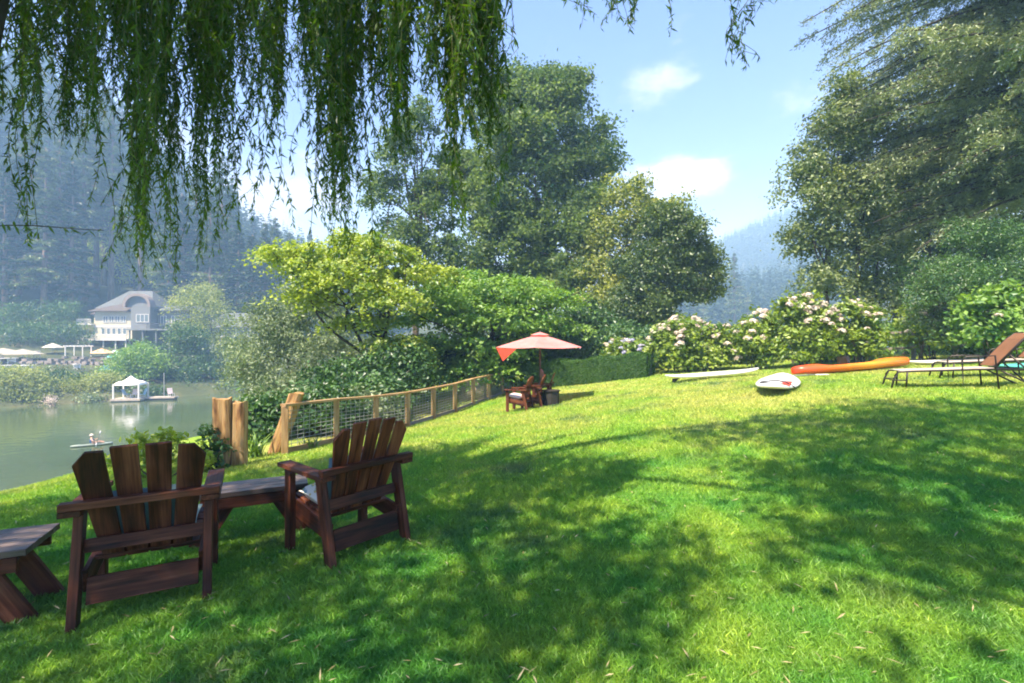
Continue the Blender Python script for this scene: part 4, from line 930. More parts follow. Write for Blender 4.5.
# hanging strands: (pixel x, half width, tip row, strands, nearest Y, farthest Y)
cur = [(14, 16, 150, 16, 3.4, 4.6), (24, 7, 245, 5, 3.4, 4.0), (45, 12, 70, 6, 3.6, 4.6), (48, 10, 150, 3, 3.6, 4.4), (80, 24, 165, 26, 3.3, 5.0), (93, 3, 232, 2, 3.2, 3.5), (112, 14, 120, 10, 3.5, 5), (150, 24, 205, 44, 3.2, 5.0), (168, 9, 262, 5, 3.5, 4.2),
       (196, 12, 150, 12, 3.4, 5), (215, 20, 165, 30, 3.3, 5.0), (205, 10, 272, 7, 3.6, 4.4), (238, 8, 110, 8, 3.6, 5), (244, 4, 185, 4, 3.4, 4), (275, 20, 135, 24, 3.5, 5.2), (275, 5, 236, 5, 3.4, 3.9), (305, 14, 145, 14, 3.5, 5.2),
       (338, 20, 195, 36, 3.0, 4.0), (340, 16, 212, 8, 3.2, 4.0), (372, 12, 125, 13, 3.2, 4.0), (400, 11, 180, 20, 2.9, 3.6), (426, 12, 118, 10, 2.9, 3.6), (452, 14, 160, 24, 2.8, 3.5), (456, 8, 235, 7, 2.9, 3.5), (478, 15, 150, 24, 2.8, 3.5), (486, 7, 205, 5, 2.9, 3.5),
       (502, 2, 70, 2, 3.4, 3.8), (585, 5, 20, 5, 3.4, 4.4), (604, 3, 8, 3, 3.4, 4.4), (613, 4, 26, 6, 3.4, 4.2), (633, 4, 36, 6, 3.4, 4.0), (668, 2, 38, 1, 3.6, 4.0), (740, 5, 70, 6, 3.4, 4.0), (722, 6, 6, 3, 3.4, 4.4), (776, 5, 8, 3, 3.5, 4.4), (350, 150, 60, 60, 3.0, 4.2), (120, 120, 60, 65, 3.2, 5.0)]
r = np.random.default_rng(31); aS = Acc(); C_, A_, T_, Ls = [], [], [], []
for (cx_, hw_, tip, n, y0, y1) in cur:
    nt_ = max(2, n//7); tc_ = cx_+hw_*(2*r.random(nt_)-1); ty_ = y0+(y1-y0)*r.random(nt_); tt_ = tip-r.random(nt_)*.28*tip; tt_[0] = tip
    if 7 < n < 50: n = int(n*1.75)
    for i in range(n):
        Y = y0+(y1-y0)*r.random(); px = cx_+hw_*(2*r.random()-1); tp = tip-abs(r.normal())*14*(n > 1)
        if 7 < n < 50:
            j = i % nt_; o_ = r.normal(); px = tc_[j]+o_*3.2; Y = ty_[j]+.10*r.normal(); tp = tt_[j]-abs(o_)*.12*tip-abs(r.normal())*.16*tip
        if n >= 50: tp = tip*(.4+r.random())
        top = EYE+.74*Y+.15+.5*r.random(); bot = EYE-(tp-CY)/F*Y; x = (px-CX)/F*Y; Ln = top-bot
        m = 14; k = np.linspace(0, 1, m); sw = r.normal(size=2)*.10; ph = r.random(2)*6; fr = 1.5+2*r.random(2)
        pts = np.stack([x+sw[0]*np.sin(k*fr[0]*3+ph[0])*k+.13*(1-k)**2*r.normal(), Y+sw[1]*np.sin(k*fr[1]*3+ph[1])*k, top-Ln*k], 1)
        tube(aS, pts, .0035*(1-.7*k)+.0008, 3, cap=False)
        nl = int(Ln/.017); u = np.sort(r.random(nl)); p_ = np.stack([np.interp(u, k, pts[:, q]) for q in range(3)], 1)
        th = r.random(nl)*2*PI; out = np.stack([np.cos(th), np.sin(th), np.zeros(nl)], 1); ll = (.055+.04*r.random(nl))*(1-.35*u**6)
        ax = out*(.3+.5*r.random(nl))[:, None]+np.array([0, 0, -1.]); ax = unit(ax)
        C_.append(p_+ax*ll[:, None]*.5); A_.append(ax); Ls.append(ll); T_.append(np.clip(.42+.1*r.normal()+.12*r.normal(size=nl)+.45*np.clip((u-.75)*4, 0, 1)*(tp > 200), 0, 1))  # sunlit yellow of the long strands' tips is put into the leaf tint
C_ = np.concatenate(C_); A_ = np.concatenate(A_); Ls = np.concatenate(Ls); T_ = np.concatenate(T_)
a = Acc(); leaves(a, C_, r.normal(size=C_.shape), Ls, Ls*.20, T_, A_, r, .1)
link('hanging_leaves', a.mesh('hanging_leaves', M['willow']), wl, wi); link('strands', aS.mesh('strands', plain('willow_twig', (.10, .11, .03), .7)), wl, wi)
# the low sideways twig at the far left
a = Acc(); k = np.linspace(0, 1, 9); tw = np.stack([-3.75+1.05*k, 3.0+.2*k, 2.15+.18*k+.06*np.sin(k*4)], 1); s_ = Acc(); tube(s_, tw, .004*(1-.7*k)+.001, 4)
n = 26; u = .1+.9*np.sort(r.random(n)); p_ = np.stack([np.interp(u, k, tw[:, q]) for q in range(3)], 1); ax = unit(np.stack([.7+.3*r.random(n), r.normal(size=n)*.3, -.5+.3*r.normal(size=n)], 1))
leaves(a, p_+ax*.04, r.normal(size=(n, 3))*.4+[0, -.6, .8], .085, .015, .5+.3*r.random(n), ax, r, .1)
link('side_twig', s_.mesh('side_twig', M['darkbark']), wl, wi); link('twig_leaves', a.mesh('twig_leaves', M['willow']), wl, wi)
# unseen second tree, added behind the camera to shade the right of the lawn
ot = empty('unseen_shade_tree', (2.5, -6.5, gz(2.5, -6.5)), 0, 'unseen broadleaf tree added behind the camera, crown shaped to shade the right of the lawn', 'tree'); oi = -ot.location
cr = clear(cr); link('crown', clumps(cr, 18, .45, .2, .10, 9).mesh('crown', M['broad']), ot, oi)
tk = Acc(); tr_ = np.array([2.5, -6.5, 0])+k[:, None]*np.array([-.2, .6, 8.5]); tube(tk, tr_, .4*(1-.6*k), 12)
for q in range(16):
    e_ = cr[int(r.random()*len(cr))]; kk = np.linspace(0, 1, 8)[:, None]; b0 = tr_[4+q % 5]; tube(tk, b0+(e_-b0)*kk+np.sin(kk*PI)*[0, 0, .6], .11*(1-.85*kk[:, 0])+.012, 7, cap=False)
link('trunk', tk.mesh('trunk', M['bark'], True), ot, oi)
# ------------------------------------------------------------------ far bank: house
def box_o(name, parent, mat, x0, x1, y0, y1, z0, z1, inv=None):
    a = Acc(); boxa(a, x0, x1, y0, y1, z0, z1); return link(name, a.mesh(name, mat), parent)
hx, hy = -77.5, 92.0; hz = fz(-75, 92)-.3
def siding(name, c):
    m, nt, out = newmat(name); o = objco(nt); w = nd(nt, 'ShaderNodeTexWave', bands_direction='Z'); w.inputs['Scale'].default_value = 1.6; nt.links.new(o, w.inputs[0])
    cc = mix(nt, w.outputs[1], c, tuple(x*.82 for x in c)); principled(nt, out, cc, .7); return m
cream = siding('cream_siding', (.47, .46, .37)); grey = siding('blue_grey_siding', (.16, .18, .2)); trim = plain('white_trim', (.6, .61, .6), .6, 0, .05)
glass = plain('dark_window_glass', (.10, .14, .17), .08, 0, .1); brick = plain('red_brown_shingle', (.13, .05, .04), .9, 0, .3, 3)
def roofm(name, c):
    m, nt, out = newmat(name); o = objco(nt); n = noise(nt, 4, 4, o); principled(nt, out, ramp(nt, n, [(.3, tuple(x*.65 for x in c)), (.7, c)]), .85); return m
broof = roofm('brown_shingle_roof', (.09, .08, .078)); groof = roofm('slate_blue_roof', (.10, .12, .135))
def win(parent, x0, x1, z0, z1, y, n=1, frame=trim):
    w = (x1-x0)
    a = Acc(); t = .09
    boxa(a, x0, x1, y-.06, y, z1-t, z1); boxa(a, x0, x1, y-.06, y, z0, z0+t)
    for i in range(n+1): xx = x0+(w-t)*i/n; boxa(a, xx, xx+t, y-.055, y+.005, z0+t, z1-t)
    o = link('window', a.mesh('window', frame), parent); a = Acc(); boxa(a, x0+.02, x1-.02, y-.02, y-.005, z0+.02, z1-.02); link('pane', a.mesh('pane', glass), o)
def hip(parent, x0, x1, y0, y1, z0, z1, mat, ov=.5, ridge=.0, name='roof'):
    x0 -= ov; x1 += ov; y0 -= ov; y1 += ov; cy_ = (y0+y1)/2; d = min((y1-y0)/2, (x1-x0)/2-.01)*(1-ridge)
    v = [(x0, y0, z0), (x1, y0, z0), (x1, y1, z0), (x0, y1, z0), (x0+d, cy_, z1), (x1-d, cy_, z1), (x0, y0, z0-.18), (x1, y0, z0-.18), (x1, y1, z0-.18), (x0, y1, z0-.18)]
    a = Acc(); a.add(v, [[0, 1, 5, 4], [1, 2, 5, 5][:4], [2, 3, 4, 5], [3, 0, 4, 4][:4], [0, 6, 7, 1], [1, 7, 8, 2], [2, 8, 9, 3], [3, 9, 6, 0], [9, 8, 7, 6]])
    a.f = [np.array([[0, 1, 5, 4], [2, 3, 4, 5], [0, 6, 7, 1], [1, 7, 8, 2], [2, 8, 9, 3], [3, 9, 6, 0], [9, 8, 7, 6]]), np.array([[1, 2, 5], [3, 0, 4]])]
    return link(name, a.mesh(name, mat), parent)
def S(px): return (px-CX)/F*92          # metres east at the house's distance
def Zp(py): return EYE-(py-CY)/F*92
H1 = empty('riverside_house', (hx, hy, hz), 0, 'cream two-storey house with blue-grey wing and arched gable on the far bank', 'house'); Hi = -H1.location
class Off:  # parts in world metres under the house
    pass
def hp(o): o.location = Hi; return o
zg, zt_, zm = Zp(339), Zp(311), Zp(326)
hp(box_o('wall', H1, cream, S(95), S(132), 92, 101, zg, zt_))
hp(box_o('lower_storey', H1, brick, S(90), S(131), 93.6, 101, hz-.5-0, zg-.003))
hp(box_o('side_wall', H1, cream, S(85), S(95)-.003, 94, 101, Zp(345), zt_-.4))
def hwin(x0, x1, z0, z1, y, n=1, fr=trim):
    k0 = len(COL.objects); win(H1, x0, x1, z0, z1, y, n, fr)
    for o in COL.objects[k0:]:
        if o.parent == H1: o.location = Hi
for i in range(4): x = S(103.3)+i*1.13; hwin(x, x+.98, Zp(322.5), Zp(316), 91.95, 2)
for i in range(5): x = S(101.5)+i*1.02; hwin(x, x+.78, Zp(334.5), Zp(328), 91.95, 1)
hwin(S(86.5), S(92), Zp(326), Zp(318), 93.95, 2)
def hbox(nm, mt, *a_): return hp(box_o(nm, H1, mt, *a_))
hbox('band', trim, S(94.6), S(132.4), 91.93, 91.99, Zp(327)-.05, Zp(325.8))
hbox('deck', trim, S(92), S(136), 89.6, 91.9, Zp(340.5), Zp(339))
a = Acc()
for zz in (Zp(334.8),): boxa(a, S(92), S(136), 89.6, 89.68, zz-.08, zz)
for i in range(42): x = S(92)+(S(136)-S(92))*i/41; boxa(a, x, x+.06, 89.61, 89.67, Zp(339), Zp(334.8)-.08)
hp(link('deck_railing', a.mesh('deck_railing', trim), H1))
a = Acc(); boxa(a, S(80), S(95), 91.2, 93.9, Zp(325), Zp(323.6))
for i in range(16): x = S(80)+(S(94)-S(80))*i/15; boxa(a, x, x+.06, 91.22, 91.28, Zp(323.6), Zp(319.5))
boxa(a, S(80), S(94.2), 91.2, 91.28, Zp(319.5), Zp(319)); hp(link('side_balcony', a.mesh('side_balcony', trim), H1))
for x in (87.5, 98, 112, 124, 134): hbox('deck_post', trim, S(x), S(x)+.16, 89.9, 90.06, hz-.5, Zp(340.6))
hp(hip(H1, S(94), S(133), 91.6, 101, zt_+.02, Zp(300), broof, .45)); hp(hip(H1, S(84), S(94)-.5, 94, 100, zt_-.4, Zp(305), broof, .3, 0, 'side_roof'))
hbox('door', plain('pale_blue_door', (.45, .55, .6), .5), S(91), S(93.6), 93.53, 93.6, Zp(355), Zp(346))
hbox('door', glass, S(100), S(106), 93.53, 93.6, Zp(353), Zp(344)); hwin(S(116), S(124), Zp(350), Zp(344), 93.58, 3)
# rear high roof
_q = lambda px, Y: (px-CX)/F*Y
hp(hip(H1, _q(100, 98), _q(152, 98), 98, 106, EYE+33/F*98, EYE+50.5/F*102, groof, .6, .25, 'rear_roof')); hbox('rear_wall', grey, _q(101, 98), _q(151, 98), 101.01, 105.5, hz, EYE+33/F*98-.2)
# grey wing
hbox('grey_wing', grey, S(135), S(154), 91.0, 100.9, Zp(329), Zp(306)); hbox('grey_wing_end', grey, S(154)+.003, S(190), 93.0, 100.8, Zp(328), Zp(310))
hbox('under_storey', plain('dark_recess_boards', (.05, .05, .05), .9), S(136), S(189), 94.5, 100.7, hz-.5, Zp(329)-.01)
hwin(S(140.5), S(153), Zp(322.5), Zp(314.5), 90.95, 3); hwin(S(157), S(163), Zp(325), Zp(315.5), 92.95, 2); hwin(S(168), S(174), Zp(325), Zp(315.5), 92.95, 2)
hbox('wing_deck', grey, S(134), S(192), 89.8, 93, Zp(330.5), Zp(329)+.0)
for x in (137, 150, 163, 176, 188): hbox('deck_post', grey, S(x), S(x)+.2, 90, 90.2, hz-.5, Zp(330.6))
a = Acc(); boxa(a, S(155), S(192), 89.82, 89.9, Zp(324.3), Zp(323.8))
for i in range(34): x = S(155)+(S(192)-S(155))*i/33; boxa(a, x, x+.05, 89.83, 89.89, Zp(329), Zp(324.3)); 
hp(link('wing_railing', a.mesh('wing_railing', plain('dark_railing', (.05, .055, .06), .6)), H1))
hp(hip(H1, S(155), S(190), 92.6, 101, Zp(310)+.02, Zp(301), groof, .5, .0, 'wing_roof'))
# rounded gable with pinkish barge band
def arch(x0, x1, y0, y1, zb, zt2, th):
    a = Acc(); n = 14; V = []
    for i in range(n+1):
        t = PI*i/n; cx_ = (x0+x1)/2; hw_ = (x1-x0)/2
        for rr in (1, 1-th):
            for y in (y0, y1): V.append((cx_-hw_*rr*math.cos(t)*1.0, y, zb+(zt2-zb)*rr*(math.sin(t)**.8)))
    f = []
    for i in range(n):
        b = i*4; f += [[b, b+4, b+5, b+1], [b+2, b+3, b+7, b+6], [b, b+2, b+6, b+4], [b+1, b+5, b+7, b+3]]
    a.add(V, f); return a
hp(link('arched_gable', arch(S(129), S(156.5), 90.4, 91.8, Zp(307.5), Zp(294), .2).mesh('arched_gable', plain('greyish_pink_shingles', (.20, .175, .17), .85)), H1))
a = Acc(); n = 14; V = [((S(129)+S(156.5))/2, 91.02, Zp(307.5))]
for i in range(n+1):
    t = PI*i/n; V.append(((S(129)+S(156.5))/2-(S(156.5)-S(129))/2*.82*math.cos(t), 91.02, Zp(307.5)+(Zp(294)-Zp(307.5))*.82*math.sin(t)**.8))
a.v = [np.array(V, np.float32)]; a.t = [np.full(n+2, .5, np.float32)]; a.f = [np.array([[0, i+1, i+2] for i in range(n)])]; hp(link('gable_wall', a.mesh('gable_wall', grey), H1))

# other houses
def cottage(label, px0, px1, Y, pz0, pz1, pzr, wm, rm, seed, nwin=3):
    X0, X1 = (px0-CX)/F*Y, (px1-CX)/F*Y; z0, z1, zr = [EYE-(p-CY)/F*Y for p in (pz0, pz1, pzr)]; zb = min(z0, fz((X0+X1)/2, Y))-.5
    e = empty('riverside_house', ((X0+X1)/2, Y, zb), 0, label, 'house'); i = -e.location
    o = box_o('wall', e, wm, X0, X1, Y, Y+7, zb, z1); o.location = i; o = hip(e, X0, X1, Y, Y+7, z1+.01, zr, rm, .6, .1); o.location = i
    for k in range(nwin):
        x = X0+(X1-X0)*(k+.5)/nwin; k0 = len(COL.objects); win(e, x-.6, x+.6, z1-2.0, z1-.7, Y-.04, 2)
        for q in COL.objects[k0:]:
            if q.parent == e: q.location = i
cottage('low dark house with slate roof right of the pale bushy tree on the far bank', 200, 258, 95, 345, 327, 312, grey, groof, 1, 4)
cottage('dark grey cabin between the arched house and the low slate-roofed house', 188, 215, 101, 345, 322, 311, grey, groof, 2, 2)
cottage('pale house cut by the left edge of the picture on the far bank', -62, -32, 88, 345, 318, 308, trim, broof, 3, 3)

# terrace: stone wall, patio umbrellas, furniture
def q3(px, py, Y): v = P(px, py, Y); return v
a = Acc(); r = np.random.default_rng(4)
for k in range(6):
    x = -78.0
    while x < -52:
        w_ = .35+.75*r.random(); y = 66+(x+75)*.45; h_ = .30+.1*r.random(); zb_ = fz(x, y)-.9+.33*k; d_ = .3*r.random()
        if k < 4 or r.random() < .5: boxa(a, x, x+w_-.06, y-.2-d_+.12*k, y+.5+.12*k, zb_, zb_+h_, .5, Matrix.Rotation(0, 4, 'Z'))
        x += w_
o = link('stone_wall', a.mesh('stone_wall', plain('mixed_fieldstone', (.24, .22, .21), .95, 0, .55, 1.3))); tag(o, 'rough grey stone retaining wall below the terrace on the far bank', 'wall')
def patio(label, px, py, Y, R, colr, group='patio parasols on the far terrace', h=2.4):
    x = (px-CX)/F*Y; zt2 = EYE-(py-CY)/F*Y; zb = min(fz(x, Y), zt2-h); e = empty('patio_parasol', (x, Y, zb), 0, label, 'parasol', group)
    a = canopy(R, zt2-zb-.75, zt2-zb, 8, .03, .2); link('canopy', a.mesh('canopy', plain('parasol_cloth', colr, .8, 0, .05)), e)
    a = Acc(); tube(a, [[0, 0, 0], [0, 0, zt2-zb]], .04, 6); link('pole', a.mesh('pole', M['steel']), e)
cr_ = (.32, .30, .26)
for d_ in [('cream patio parasol nearest the left edge on the far terrace', 3, 348, 72, 2.6, cr_), ('second cream patio parasol from the left edge on the far terrace', 23, 349, 72, 2.4, cr_), ('small pale parasol set back higher on the far terrace', 53, 343, 80, 1.5, (.4, .4, .36)),
           ('orange patio parasol in front of the cream house', 102, 348.5, 80, 1.7, (.72, .42, .24)), ('pale blue-green patio parasol right of the orange one', 115, 350, 82, 1.3, (.4, .6, .6)), ('blue patio parasol just below the orange one', 112, 354.5, 76, 1.5, (.12, .42, .55)), ('dark blue patio parasol lowest near the stone wall', 107, 364, 70, 1.1, (.10, .28, .4))]: patio(*d_)
def white_table(label, px, py, Y, w):
    x = (px-CX)/F*Y; z = EYE-(py-CY)/F*Y; zb = z-.75; e = empty('garden_table', (x, Y, zb), 0, label, 'table', 'white tables on the far terrace')
    a = Acc(); tube(a, [[0, 0, .70], [0, 0, .75]], w/2, 16); link('tabletop', a.mesh('tabletop', M['white']), e)
    for k in range(4):
        t = PI/4+k*PI/2; a = Acc(); tube(a, [[.8*w/2*math.cos(t), .8*w/2*math.sin(t), -.5], [.6*w/2*math.cos(t), .6*w/2*math.sin(t), .7]], .05, 5); link('leg', a.mesh('leg', M['white']), e)
    a = Acc(); boxa(a, -w/2, w/2, -.03, .03, .15, .72); link('apron', a.mesh('apron', M['white']), e)
for d_ in [('white table highest and farthest left on the far terrace', 8, 358, 68, 2.2), ('white table just below the highest left one on the terrace', 10, 365, 65, 1.7), ('white table beside the yellow-green bank willow top', 26, 365, 65, 2.0), ('small white table at the right end of the terrace row', 77, 364, 68, 1.0), ('small white table left of the white garden arbour', 37, 351, 74, .9)]: white_table(*d_)
x, y = (74-CX)/F*78, 78; zt2 = EYE-(346-CY)/F*78; e = empty('garden_arbour', (x, y, zt2-3.2), 0, 'white timber arbour with a white ball shrub by the cream house', 'arbour')
for i, (dx, dy) in enumerate([(-1.4, 0), (1.4, 0), (-1.4, 1.6), (1.4, 1.6)]): o = box_o('post', e, trim, dx-.06, dx+.06, dy-.06, dy+.06, -.6, 3.1)
box_o('beam', e, trim, -1.7, 1.7, -.08, .08, 3.1, 3.25); box_o('beam', e, trim, -1.7, 1.7, 1.52, 1.68, 3.1, 3.25)
for i in range(6): xx = -1.4+i*.56; box_o('slat', e, trim, xx-.04, xx+.04, -.3, 1.9, 3.253, 3.33)

# ------------------------------------------------------------------ floating dock with pavilion
dx, dy = (131-CX)/F*58, 58.0; dk = empty('floating_dock', (dx, dy, WATER), 0, 'low floating dock carrying the white pavilion, with a walkway going right', 'dock'); dk.rotation_euler = (0, 0, .2); dk.scale = (.66, .66, 1)
dw = plain('weathered_deck', (.38, .34, .29), .8, 0, .2, 2)
box_o('deck', dk, dw, -2.4, 2.3, -1.8, 2.0, .12, .34); box_o('walkway', dk, dw, 2.303, 7.2, -.3, 1.3, .22, .40); box_o('float', dk, M['black'], -2.3, 2.2, -1.7, 1.9, -.2, .118)
box_o('float', dk, M['black'], 2.4, 7.0, -.2, 1.2, -.2, .218)
pv = empty('pavilion', (dx, dy, WATER+.34), 0, 'white pavilion with a peaked cloth roof and four white posts on the floating dock', 'pavilion'); pv.rotation_euler = (0, 0, .2); pv.scale = (.64, .64, .92)
a = Acc(); K = 10; R0 = 2.35; V = []; f = []
for i in range(K+1):
    s = i/K; zz = 1.95+.95*(1-s)**1.0*(1-.28*math.sin(s*PI)) + .12*math.sin(min(1, s*1.0)*PI*3)*.3
    rr = R0*s
    for t in range(24):
        th = 2*PI*t/24+PI/4/1; q = (abs(math.cos(th))**4+abs(math.sin(th))**4)**(-.25); V.append((rr*math.cos(th)*q*.93, rr*math.sin(th)*q*.8, zz))
for i in range(K):
    for t in range(24): f.append([i*24+t, (i+1)*24+t, (i+1)*24+(t+1) % 24, i*24+(t+1) % 24])
b0 = len(V)
for t in range(24): x_, y_, z_ = V[K*24+t]; V.append((x_, y_, z_-.22))
for t in range(24): f.append([K*24+t, b0+t, b0+(t+1) % 24, K*24+(t+1) % 24])
a.add(V, f); link('roof', a.mesh('roof', plain('white_canvas', (.82, .83, .85), .8, 0, .03), True), pv)
for sx in (-1, 1):
    for sy in (-1, 1): box_o('post', pv, trim, sx*2.05-.12, sx*2.05+.12, sy*1.6-.1, sy*1.6+.1, 0, 1.9)
def deck_chair(label, x, y, deg, colr):
    e = empty('deck_chair', (x, y, WATER+.345), 0, label, 'chair', 'chairs on the floating dock'); e.rotation_euler = (0, 0, math.radians(deg)); m = plain('chair_cloth', colr, .8)
    B = Boards(1); B.board((0, -.25, .42), (0, .25, .38), .55, .05, (0, 0, 1)); link('seat', B.mesh('seat', m), e)
    B = Boards(2); B.board((0, .25, .40), (0, .48, 1.05), .55, .05, (0, 1, -.3)); link('backrest', B.mesh('backrest', m), e)
    for sx in (-1, 1):
        for sy in (-1, 1): box_o('leg', e, trim, sx*.24-.025, sx*.24+.025, sy*.22-.025, sy*.22+.025, 0, .39)
deck_chair('pinkish white chair under the middle of the pavilion roof', dx+.3, dy+.1, 20, (.72, .6, .58)); deck_chair('blue chair at the left under the pavilion roof', dx-.7, dy+.3, 160, (.18, .3, .5)); deck_chair('pale chair at the right end of the dock walkway', dx+4.0, dy+1.2, 60, (.6, .5, .5)); deck_chair('light blue chair at the right under the pavilion roof', dx+1.0, dy+.4, -30, (.3, .5, .65))
o = link('dock_pole', (lambda a: (tube(a, [[0, 0, -1], [0, 0, 3.2]], .06, 6), a.mesh('dock_pole', M['steel']))[1])(Acc())); o.location = (dx+2.6, dy+1.9, WATER); tag(o, 'thin grey mooring pole behind the dock walkway', 'pole')

# ------------------------------------------------------------------ paddler
kx, ky = (92-CX)/F*33, 33.0; kb = empty('canoe', (kx, ky, WATER), 0, 'small pale kayak low in the water carrying the paddler', 'kayak'); link('hull', kayak_mesh(3.1, .62, .26).mesh('hull', plain('pale_kayak', (.2, .25, .22), .4), True), kb); kb.rotation_euler = (0, 0, .6); kb.scale = (.72, .75, .6)
pm = empty('person', (kx, ky, WATER+.12), 0, 'person in a blue top and pale hat paddling the small kayak on the river', 'person')
def skin_body(edges, verts, rads, mat, name, parent):
    me = bpy.data.meshes.new(name); me.from_pydata(verts, edges, []); o = link(name, me, parent)
    me.materials.append(mat); m = o.modifiers.new('skin', 'SKIN'); 
    if not me.skin_vertices:
        bpy.context.view_layer.objects.active = o; o.select_set(True); bpy.ops.mesh.customdata_skin_add(); o.select_set(False)
    for v, q in zip(me.skin_vertices[0].data, rads): v.radius = (q, q)
    me.skin_vertices[0].data[0].use_root = True; o.modifiers.new('sub', 'SUBSURF').levels = 2; o.modifiers['sub'].render_levels = 2; return o
vs = [(0, 0, .05), (0, -.02, .28), (0, -.03, .50), (0, -.03, .60), (0, -.02, .74), (-.2, -.03, .48), (-.34, .14, .30), (-.30, .38, .42), (.2, -.03, .48), (.36, .12, .28), (.22, .38, .24), (-.1, .08, .05), (-.14, .45, .2), (-.13, .85, .06), (.1, .08, .05), (.14, .45, .2), (.13, .85, .06)]
ed = [(0, 1), (1, 2), (2, 3), (3, 4), (2, 5), (5, 6), (6, 7), (2, 8), (8, 9), (9, 10), (0, 11), (11, 12), (12, 13), (0, 14), (14, 15), (15, 16)]
skin_body(ed, vs, [.15, .15, .15, .055, .09, .075, .05, .035, .075, .05, .035, .09, .07, .05, .09, .07, .05], plain('sun_tanned_skin', (.5, .3, .22), .6), 'body', pm)
skin_body([(0, 1), (1, 2), (2, 3), (2, 4)], [(0, 0, .06), (0, -.02, .28), (0, -.03, .47), (-.22, -.02, .44), (.22, -.02, .44)], [.168, .165, .165, .09, .09], plain('blue_top', (.05, .16, .42), .8), 'shirt', pm)
a = Acc(); tube(a, [[0, -.02, .80], [0, -.02, .83], [0, -.02, .84], [0, -.02, .92]], [.17, .17, .105, .08], 14); link('hat', a.mesh('hat', plain('pale_hat', (.7, .62, .55), .9), True), pm); pm.rotation_euler = (0, 0, -PI/2+.6); pm.scale = (.78, .78, .74)
o = empty('paddle', (kx, ky, WATER+.45), 0, 'double-bladed paddle held by the paddler on the river', 'paddle'); o.rotation_euler = (0, .25, -PI/2+.6); o.scale = (.85, .85, .85)
a = Acc(); tube(a, [[-1.0, .38, 0], [1.0, .38, 0]], .018, 6); link('shaft', a.mesh('shaft', M['black']), o)
for s in (-1, 1): a = Acc(); boxa(a, *sorted((s*.98, s*1.4)), .36, .40, -.08, .08); link('blade', a.mesh('blade', M['white']), o)

# ------------------------------------------------------------------ far bank shrubs and trees
def far_tree(name, label, cat, x, y, lobes, mat, nc, nl, L_, W_, seed, zb=None, **kw):
    zb = fz(x, y)-.3 if zb is None else zb; b = (x, y, zb)
    top = np.array(lobes)[:, :3].mean(0)
    return tree(name, label, cat, b, b, tuple(top), .22, lobes, M[mat], M['bark'], nc, nl, L_, W_, seed, kw=kw)
def FL(Y, *ls): return [lob(px, py, Y, rx, rz) for px, py, rx, rz in ls]
far_tree('bank_willow', 'broad yellow-green bushy willow at the left edge of the far waterline', 'shrub', -55.5, 54.5, FL(55, (8, 390, 22, 16), (30, 394, 18, 14), (-10, 386, 18, 18), (18, 380, 20, 9), (42, 401, 10, 8)), 'bankwillow', 520, 40, .34, .11, 501, rc=1.1, shell=.5)
far_tree('bank_bush', 'dark green bush right behind the yellow-green bank willow', 'bush', -53, 61, FL(61, (60, 383, 20, 10), (45, 378, 14, 8), (75, 390, 14, 12)), 'shrub', 200, 26, .34, .14, 502, rc=1.0, shell=.4)
far_tree('bank_bush', 'yellowish spiky bush on the far waterline left of the pavilion', 'bush', -51, 57.5, FL(58, (75, 394, 10, 12), (85, 398, 8, 8), (70, 385, 6, 8)), 'yellowleaf', 110, 24, .3, .08, 503, rc=.9, shell=.3)
far_tree('bank_bush', 'grey-green bush directly left of the white pavilion', 'bush', -48.5, 60, FL(60, (100, 388, 13, 12), (92, 393, 9, 10), (108, 384, 10, 9)), 'bankwillow', 190, 32, .32, .12, 504, rc=.9, shell=.4)
far_tree('bank_bush', 'small reddish bush at the tip of the bank willow', 'bush', -48.5, 53.4, FL(53.5, (50, 403, 5, 6)), 'petal', 26, 12, .18, .08, 505, rc=.5, shell=.2)
far_tree('bank_tree', 'light green bushy tree standing behind the white pavilion roof', 'tree', -46, 65, FL(65, (125, 372, 20, 18), (145, 370, 18, 18), (135, 358, 14, 12), (112, 384, 12, 12)), 'maple2', 320, 28, .34, .15, 506, rc=1.1, shell=.4)
far_tree('bank_tree', 'dark rounded tree right of the white pavilion', 'tree', -42, 70, FL(70, (188, 358, 22, 26), (170, 376, 18, 16), (200, 375, 22, 18), (182, 338, 14, 14), (165, 370, 13, 14)), 'shrub', 480, 28, .36, .16, 507, rc=1.2, shell=.4)
far_tree('bank_tree', 'tall pale-topped tree in front of the blue-grey house wing', 'tree', -46, 79, FL(79, (200, 300, 22, 14), (180, 308, 12, 8), (212, 318, 16, 18), (195, 335, 20, 16), (225, 345, 12, 22)), 'bankwillow', 330, 28, .38, .16, 508, rc=1.3, shell=.35)
far_tree('bank_tree', 'green tree over the water between the pale-topped tree and the silvery shrub', 'tree', -40, 76, FL(76, (232, 365, 20, 22), (215, 385, 16, 10), (250, 378, 14, 14), (240, 350, 14, 14)), 'broad', 300, 28, .36, .16, 509, rc=1.2, shell=.4)
far_tree('bank_bush', 'low dark bush along the water behind the dock walkway', 'bush', -44, 66.5, FL(67, (165, 393, 18, 8), (190, 392, 16, 8)), 'shrub', 150, 26, .3, .14, 510, rc=.9, shell=.3)
far_tree('bank_bush', 'long low dark bush trailing over the waterline right of the dock', 'bush', -38, 70, FL(69, (205, 394, 16, 8), (228, 391, 16, 8), (250, 389, 14, 8), (268, 388, 12, 8)), 'shrub', 220, 30, .3, .14, 513, rc=.9, shell=.3)
far_tree('bank_bush', 'dark bush at the waterline directly behind the white pavilion', 'bush', -47, 60.5, FL(61.5, (118, 396, 12, 7), (138, 396, 14, 7), (155, 395, 12, 7)), 'shrub', 180, 28, .3, .14, 514, rc=.8, shell=.3)
